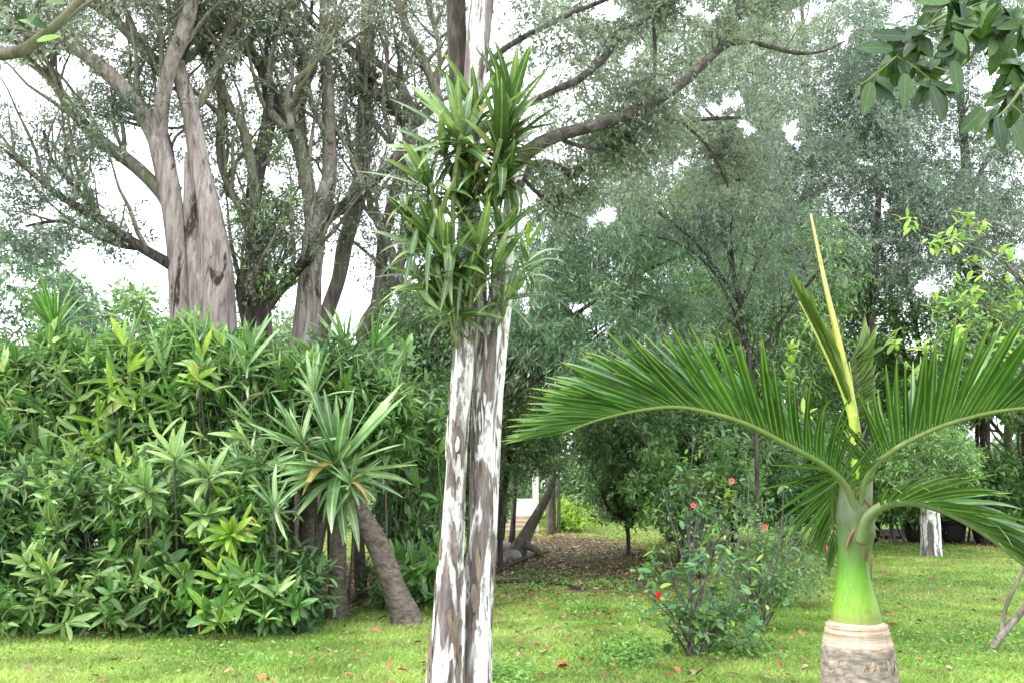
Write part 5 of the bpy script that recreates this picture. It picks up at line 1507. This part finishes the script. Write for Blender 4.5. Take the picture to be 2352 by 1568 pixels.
def frond(pts, Y0, dY, wid, n, Lf, angf, side, roll, obj=True, t0=.08, mt='petiole', droop=0.0, lab=None, plane=None, rows=(1, -1), Lsc=1.0, upv=None):
    mb = MB()
    k = len(pts) - 1
    P = [at(a, b, Y0 + dY * i / k) for i, (a, b) in enumerate(pts)]
    Q, R = mb.tube(P, [pxr(wid * (1 - .85 * i / k) + 1.5, YP) for i in range(k + 1)], n=8, sub=6)
    fr = mb.build('frond', M[mt], PALM, label=lab)
    PP = []; DD = []; UU = []; LL = []
    for i in range(n):
        tt = t0 + (1 - t0) * (i + .5) / n
        x = tt * (len(Q) - 1); j = min(int(x), len(Q) - 2)
        p = Q[j].lerp(Q[j + 1], x - j)
        T_ = (Q[j + 1] - Q[j]).normalized()
        up = Vector(upv) if upv else Vector((0, 0, 1))
        up = (up - T_ * up.dot(T_)).normalized()
        s = T_.cross(up)
        an = math.radians(angf(tt) + U(-6, 6) * (3.0 if random.random() < .07 else 1.0))
        for sg in rows:
            d = T_ * math.cos(an) + (up * math.cos(math.radians(side)) + s * sg * math.sin(math.radians(side))) * math.sin(an)
            d = (d + Vector((U(-.04, .04), U(-.06, .06), U(-.05, .05) - droop))).normalized()
            L = Lf(tt) * U(.9, 1.08)
            nv = s * (-sg) * math.cos(math.radians(roll)) + up * math.sin(math.radians(roll)) + T_ * U(-.25, .25)
            if obj:
                mi = 0 if random.random() < .45 else (1 if random.random() < .75 else 2)
                me = LS['palm'][mi]
                place('leaflet', me, frame(p, d, nv, L * Lsc, L), fr)
            else:
                PP.append(tuple(p)); DD.append(tuple(d)); UU.append(tuple(nv)); LL.append(L)
    if not obj:
        PP = np.array(PP); DD = np.array(DD); UU = np.array(UU); LL = np.array(LL)
        tv = SHAPES['dia'][0]
        leafcloud('leaflets', PP, DD, UU, LL, LL * .055, M['lf_palm'], fr, 'hex')
    return fr


bell = lambda t, a, b, pk=.5: a + b * math.sin(math.pi * min(1, max(0, t)) ** (math.log(.5) / math.log(pk)))
frond([(1972, 1200), (1945, 1118), (1890, 1066), (1810, 1022), (1720, 975), (1620, 944), (1540, 934), (1450, 945), (1370, 965), (1290, 995)], 4.95, -.35, 15, 56,
      lambda t: bell(t, .2 + .1 * t, .38, .55), lambda t: 82 - 70 * t ** .62, 28, 25, t0=.07, lab='left frond, longest, arching level to the left')
frond([(1975, 1170), (1992, 1090), (2050, 1035), (2130, 992), (2200, 966), (2280, 946), (2360, 936), (2440, 935), (2520, 950)], 4.95, -.5, 15, 46,
      lambda t: bell(t, .22, .42, .55), lambda t: 86 - 66 * t ** .9, 26, 25, t0=.07, lab='right frond rising beyond the picture edge')
frond([(1978, 1245), (1992, 1190), (2030, 1160), (2085, 1152), (2150, 1166), (2215, 1196), (2280, 1238), (2352, 1296), (2420, 1360)], 4.85, -.5, 24, 26,
      lambda t: bell(t, .25, .42, .5), lambda t: 60 - 28 * t, 62, 60, t0=.22, droop=.12, lab='low right frond drooping with its leaflets hanging')
frond([(1962, 1130), (1945, 1085), (1925, 1090), (1912, 1130), (1912, 1190), (1920, 1262)], 5.0, .45, 14, 22,
      lambda t: bell(t, .18, .26, .4), lambda t: 66 - 42 * t, 86, 70, t0=.2, droop=.25, lab='short rear frond hanging down behind the palm', upv=(0, 1, .3))
frond([(1966, 1000), (1952, 905), (1925, 780), (1895, 650), (1862, 492)], 5.0, .05, 26, 2, lambda t: .12, lambda t: 5, 20, 20, mt='spear', lab='unopened yellow-green spear leaf', obj=False)
frond([(1962, 985), (1935, 900), (1900, 820), (1866, 750), (1836, 692)], 5.02, .1, 10, 70, lambda t: bell(t, .2, .16, .35), lambda t: 20 + 6 * t, 60, 30, obj=False, t0=.05, lab='folded young frond left of the spear', mt='spear')
frond([(1964, 985), (1962, 930), (1957, 880), (1950, 830)], 5.02, .1, 6, 70, lambda t: .16 + .34 * t, lambda t: 62 - 20 * t, 30, 30, obj=False, t0=.1, lab='folded young frond fanning right of the spear', mt='spear',
      rows=(1,), upv=(1, 0, .15))

# ------------------------------------------------------------------ fallen leaves and ground cover
FL = [(1195, 1462, .09, 'curled brown fallen leaf beside a dark twig right of the twin trunks'), (1246, 1512, .12, 'large tan fallen leaf on the lawn right of the twin trunks'),
      (1310, 1545, .12, 'bright red fallen leaf, largest, at the bottom edge'), (1298, 1532, .09, 'red fallen leaf overlapping the largest red one'), (1330, 1528, .08, 'dark curled fallen leaf beside the red ones at the bottom edge'),
      (1328, 1494, .07, 'small dark brown fallen leaf above the red ones'), (1405, 1542, .06, 'small rust fallen leaf at the bottom right of the red ones'), (1545, 1546, .09, 'orange brown fallen leaf below the front hibiscus'),
      (1585, 1552, .09, 'tan fallen leaf at the bottom edge below the front hibiscus'), (1842, 1455, .1, 'orange fallen leaf left of the palm crownshaft'), (600, 1560, .1, 'orange brown fallen leaf at the bottom edge left of the twin trunks'),
      (262, 1522, .08, 'brown fallen leaf on the open lawn in front of the hedge middle'), (205, 1528, .06, 'small brown fallen leaf on the lawn at lower left'), (535, 1550, .07, 'pale brown fallen leaf in front of the hedge, near the bottom edge'),
      (790, 1562, .08, 'orange fallen leaf at the bottom edge nearest the twin trunks on their left'), (2062, 1500, .09, 'dark fallen leaf touching the palm base on its right'), (2035, 1405, .08, 'long tan fallen leaf right of the crownshaft'),
      (2175, 1540, .09, 'pale tan fallen leaf right of the palm base'), (2250, 1360, .08, 'brown fallen leaf midway between palm and sapling'), (2310, 1535, .08, 'brown fallen leaf near the bottom right corner below the sapling'),
      (1270, 1400, .09, 'pinkish fallen leaf on the lawn between twin trunks and hibiscus'), (1400, 1440, .08, 'brown fallen leaf left of the front hibiscus'), (1150, 1395, .08, 'brown fallen leaf close to the right side of the twin trunks'),
      (1430, 1395, .07, 'rust fallen leaf in the grass left of the red flower'), (2150, 1330, .09, 'brown fallen leaf on the lawn in front of the mottled trunk'), (1860, 1540, .07, 'tan fallen leaf just left of the palm base'),
      (740, 1500, .07, 'brown fallen leaf between hedge corner and twin trunks'), (60, 1540, .07, 'small brown fallen leaf at the lower left corner')]
lm = {}
for nm, c1, c2 in (('red', (.35, .05, .03), (.6, .13, .09)), ('brown', (.12, .06, .035), (.25, .13, .08)), ('tan', (.35, .2, .12), (.5, .33, .22)), ('orange', (.4, .13, .05), (.55, .22, .09))):
    mt = plainmat('dry_' + nm, c1, c2, 14, rough=.6)
    lm[nm] = leafmesh('dry_leaf', mt, .62, 1.0, ovate, rows=6, fold=.3, wave=.03)
for (px, py, s, lab) in FL:
    p = gnd(px, py)
    col = 'red' if 'red fallen' in lab or 'bright red' in lab or 'pinkish' in lab else 'orange' if 'orange' in lab or 'rust' in lab else 'tan' if 'tan' in lab or 'pale' in lab else 'brown'
    o = bpy.data.objects.new('fallen_leaf', lm[col]); COL.objects.link(o)
    prop(o, lab, 'fallen leaf', 'dry leaves lying on the lawn')
    th = U(0, 6.28)
    o.matrix_world = frame(p + Vector((0, 0, float(gh(p.x, p.y)) + .035)), Vector((math.cos(th), math.sin(th), U(-.1, .25))), Vector((U(-.3, .3), U(-.4, .1), 1)), s * 1.3, s * 1.3)


def insoil(x, y, k=1.0):
    q = np.full(x.shape, -9.0)
    for (sx, sy, rx, ry) in SOIL:
        q = np.maximum(q, 1 - ((x - sx) / (rx * k)) ** 2 - ((y - sy) / (ry * k)) ** 2)
    nz = .5 * np.sin(x * 2.3 + y * 1.1) + .5 * np.sin(y * 1.9 - x * 1.3 + 1)
    return q + .3 * nz


def scatter(n, y0, y1, xw=.62):
    u = RNG.random(n)
    y = np.sqrt(y0 ** 2 + u * (y1 ** 2 - y0 ** 2))
    x = (RNG.random(n) * 2 - 1) * y * xw
    return x, y


def grass(name, n, y0, y1, h, w, lean=.6):
    x, y = scatter(n, y0, y1)
    pn = np.sin(x * 1.7 + 2 * np.sin(y * .9)) * np.sin(y * 1.3 + x * .6)
    s = insoil(x, y)
    keep = (s < .0) | (RNG.random(n) < .1)
    dens = .55 + .45 * pn
    keep &= RNG.random(n) < np.clip(dens + .25, .3, 1)
    x, y, pn = x[keep], y[keep], pn[keep]
    n = len(x)
    P = np.stack([x, y, gh(x, y)], 1)
    D = np.stack([RNG.normal(size=n) * lean, RNG.normal(size=n) * lean, np.ones(n)], 1)
    UP = RNG.normal(size=(n, 3)); UP[:, 2] *= .3
    big = .5 + .25 * np.sin(x * .8 + 1.2 + np.sin(y * 1.3)) * np.sin(y * .75 + .4) + .25 * np.sin(x * 3.1 + 2 * np.sin(y * 2.2)) * np.sin(y * 2.7 + x) - .12 * np.clip(x / 3, -1, 1)
    rnd = np.clip(.17 + .5 * big + RNG.normal(size=n) * .2, 0, 1)
    leafcloud(name, P, D, UP, h * RNG.uniform(.5, 1.3, n), w * RNG.uniform(.7, 1.3, n), M['grass'], None, 'blade', 'stuff', rnd)


grass('grass', 260000, 6.6, 12.5, .055, .011, 1.1)
grass('grass', 170000, 12.5, 24, .06, .017, .9)
grass('grass', 90000, 24, 50, .08, .035, .9)
# leaf litter on the bare soil and sprinkled on the lawn
x, y = scatter(90000, 7, 32)
s = insoil(x, y, 1.15)
keep = ((s > -.1) & (RNG.random(len(x)) < .3)) | (RNG.random(len(x)) < np.where(np.abs(x - .1 * y) < .35 * y, .06, .03))
x, y = x[keep], y[keep]; n = len(x)
P = np.stack([x, y, gh(x, y) + .02 + RNG.random(n) * .03], 1)
D = np.stack([RNG.normal(size=n), RNG.normal(size=n), RNG.normal(size=n) * .2], 1)
UPv = np.stack([RNG.normal(size=n) * .4, RNG.normal(size=n) * .4, np.ones(n)], 1)
leafcloud('leaf_litter', P, D, UPv, RNG.uniform(.035, .13, n), RNG.uniform(.025, .065, n), M['litter'], None, 'hex', 'stuff')
# broad-leaved weeds in the grass
WX = [(1440, 1515, 70, 28, 1500), (1330, 1400, 70, 20, 500), (1400, 1340, 80, 14, 500), (1700, 1500, 120, 20, 900), (1250, 1340, 90, 30, 900), (1150, 1560, 90, 26, 700), (700, 1415, 110, 20, 500), (2250, 1470, 260, 60, 1200), (1500, 1450, 500, 90, 1800), (2150, 1350, 260, 50, 900), (500, 1520, 500, 40, 900), (1500, 1290, 90, 40, 600), (960, 1385, 60, 20, 500)]
PP = []
for cx, cy, rx, ry, n in WX:
    for _ in range(n):
        p = gnd(random.gauss(cx, rx * .5), max(1180, random.gauss(cy, ry * .6)))
        PP.append((p.x, p.y, float(gh(p.x, p.y)) + U(.02, .09)))
PP = np.array(PP); n = len(PP)
D = np.stack([RNG.normal(size=n), RNG.normal(size=n), RNG.normal(size=n) * .4], 1)
UPv = np.stack([RNG.normal(size=n) * .5, RNG.normal(size=n) * .5 - .3, np.ones(n)], 1)
leafcloud('ground_weeds', PP, D, UPv, RNG.uniform(.025, .055, n), RNG.uniform(.018, .035, n), M['weed'], None, 'hex', 'stuff')
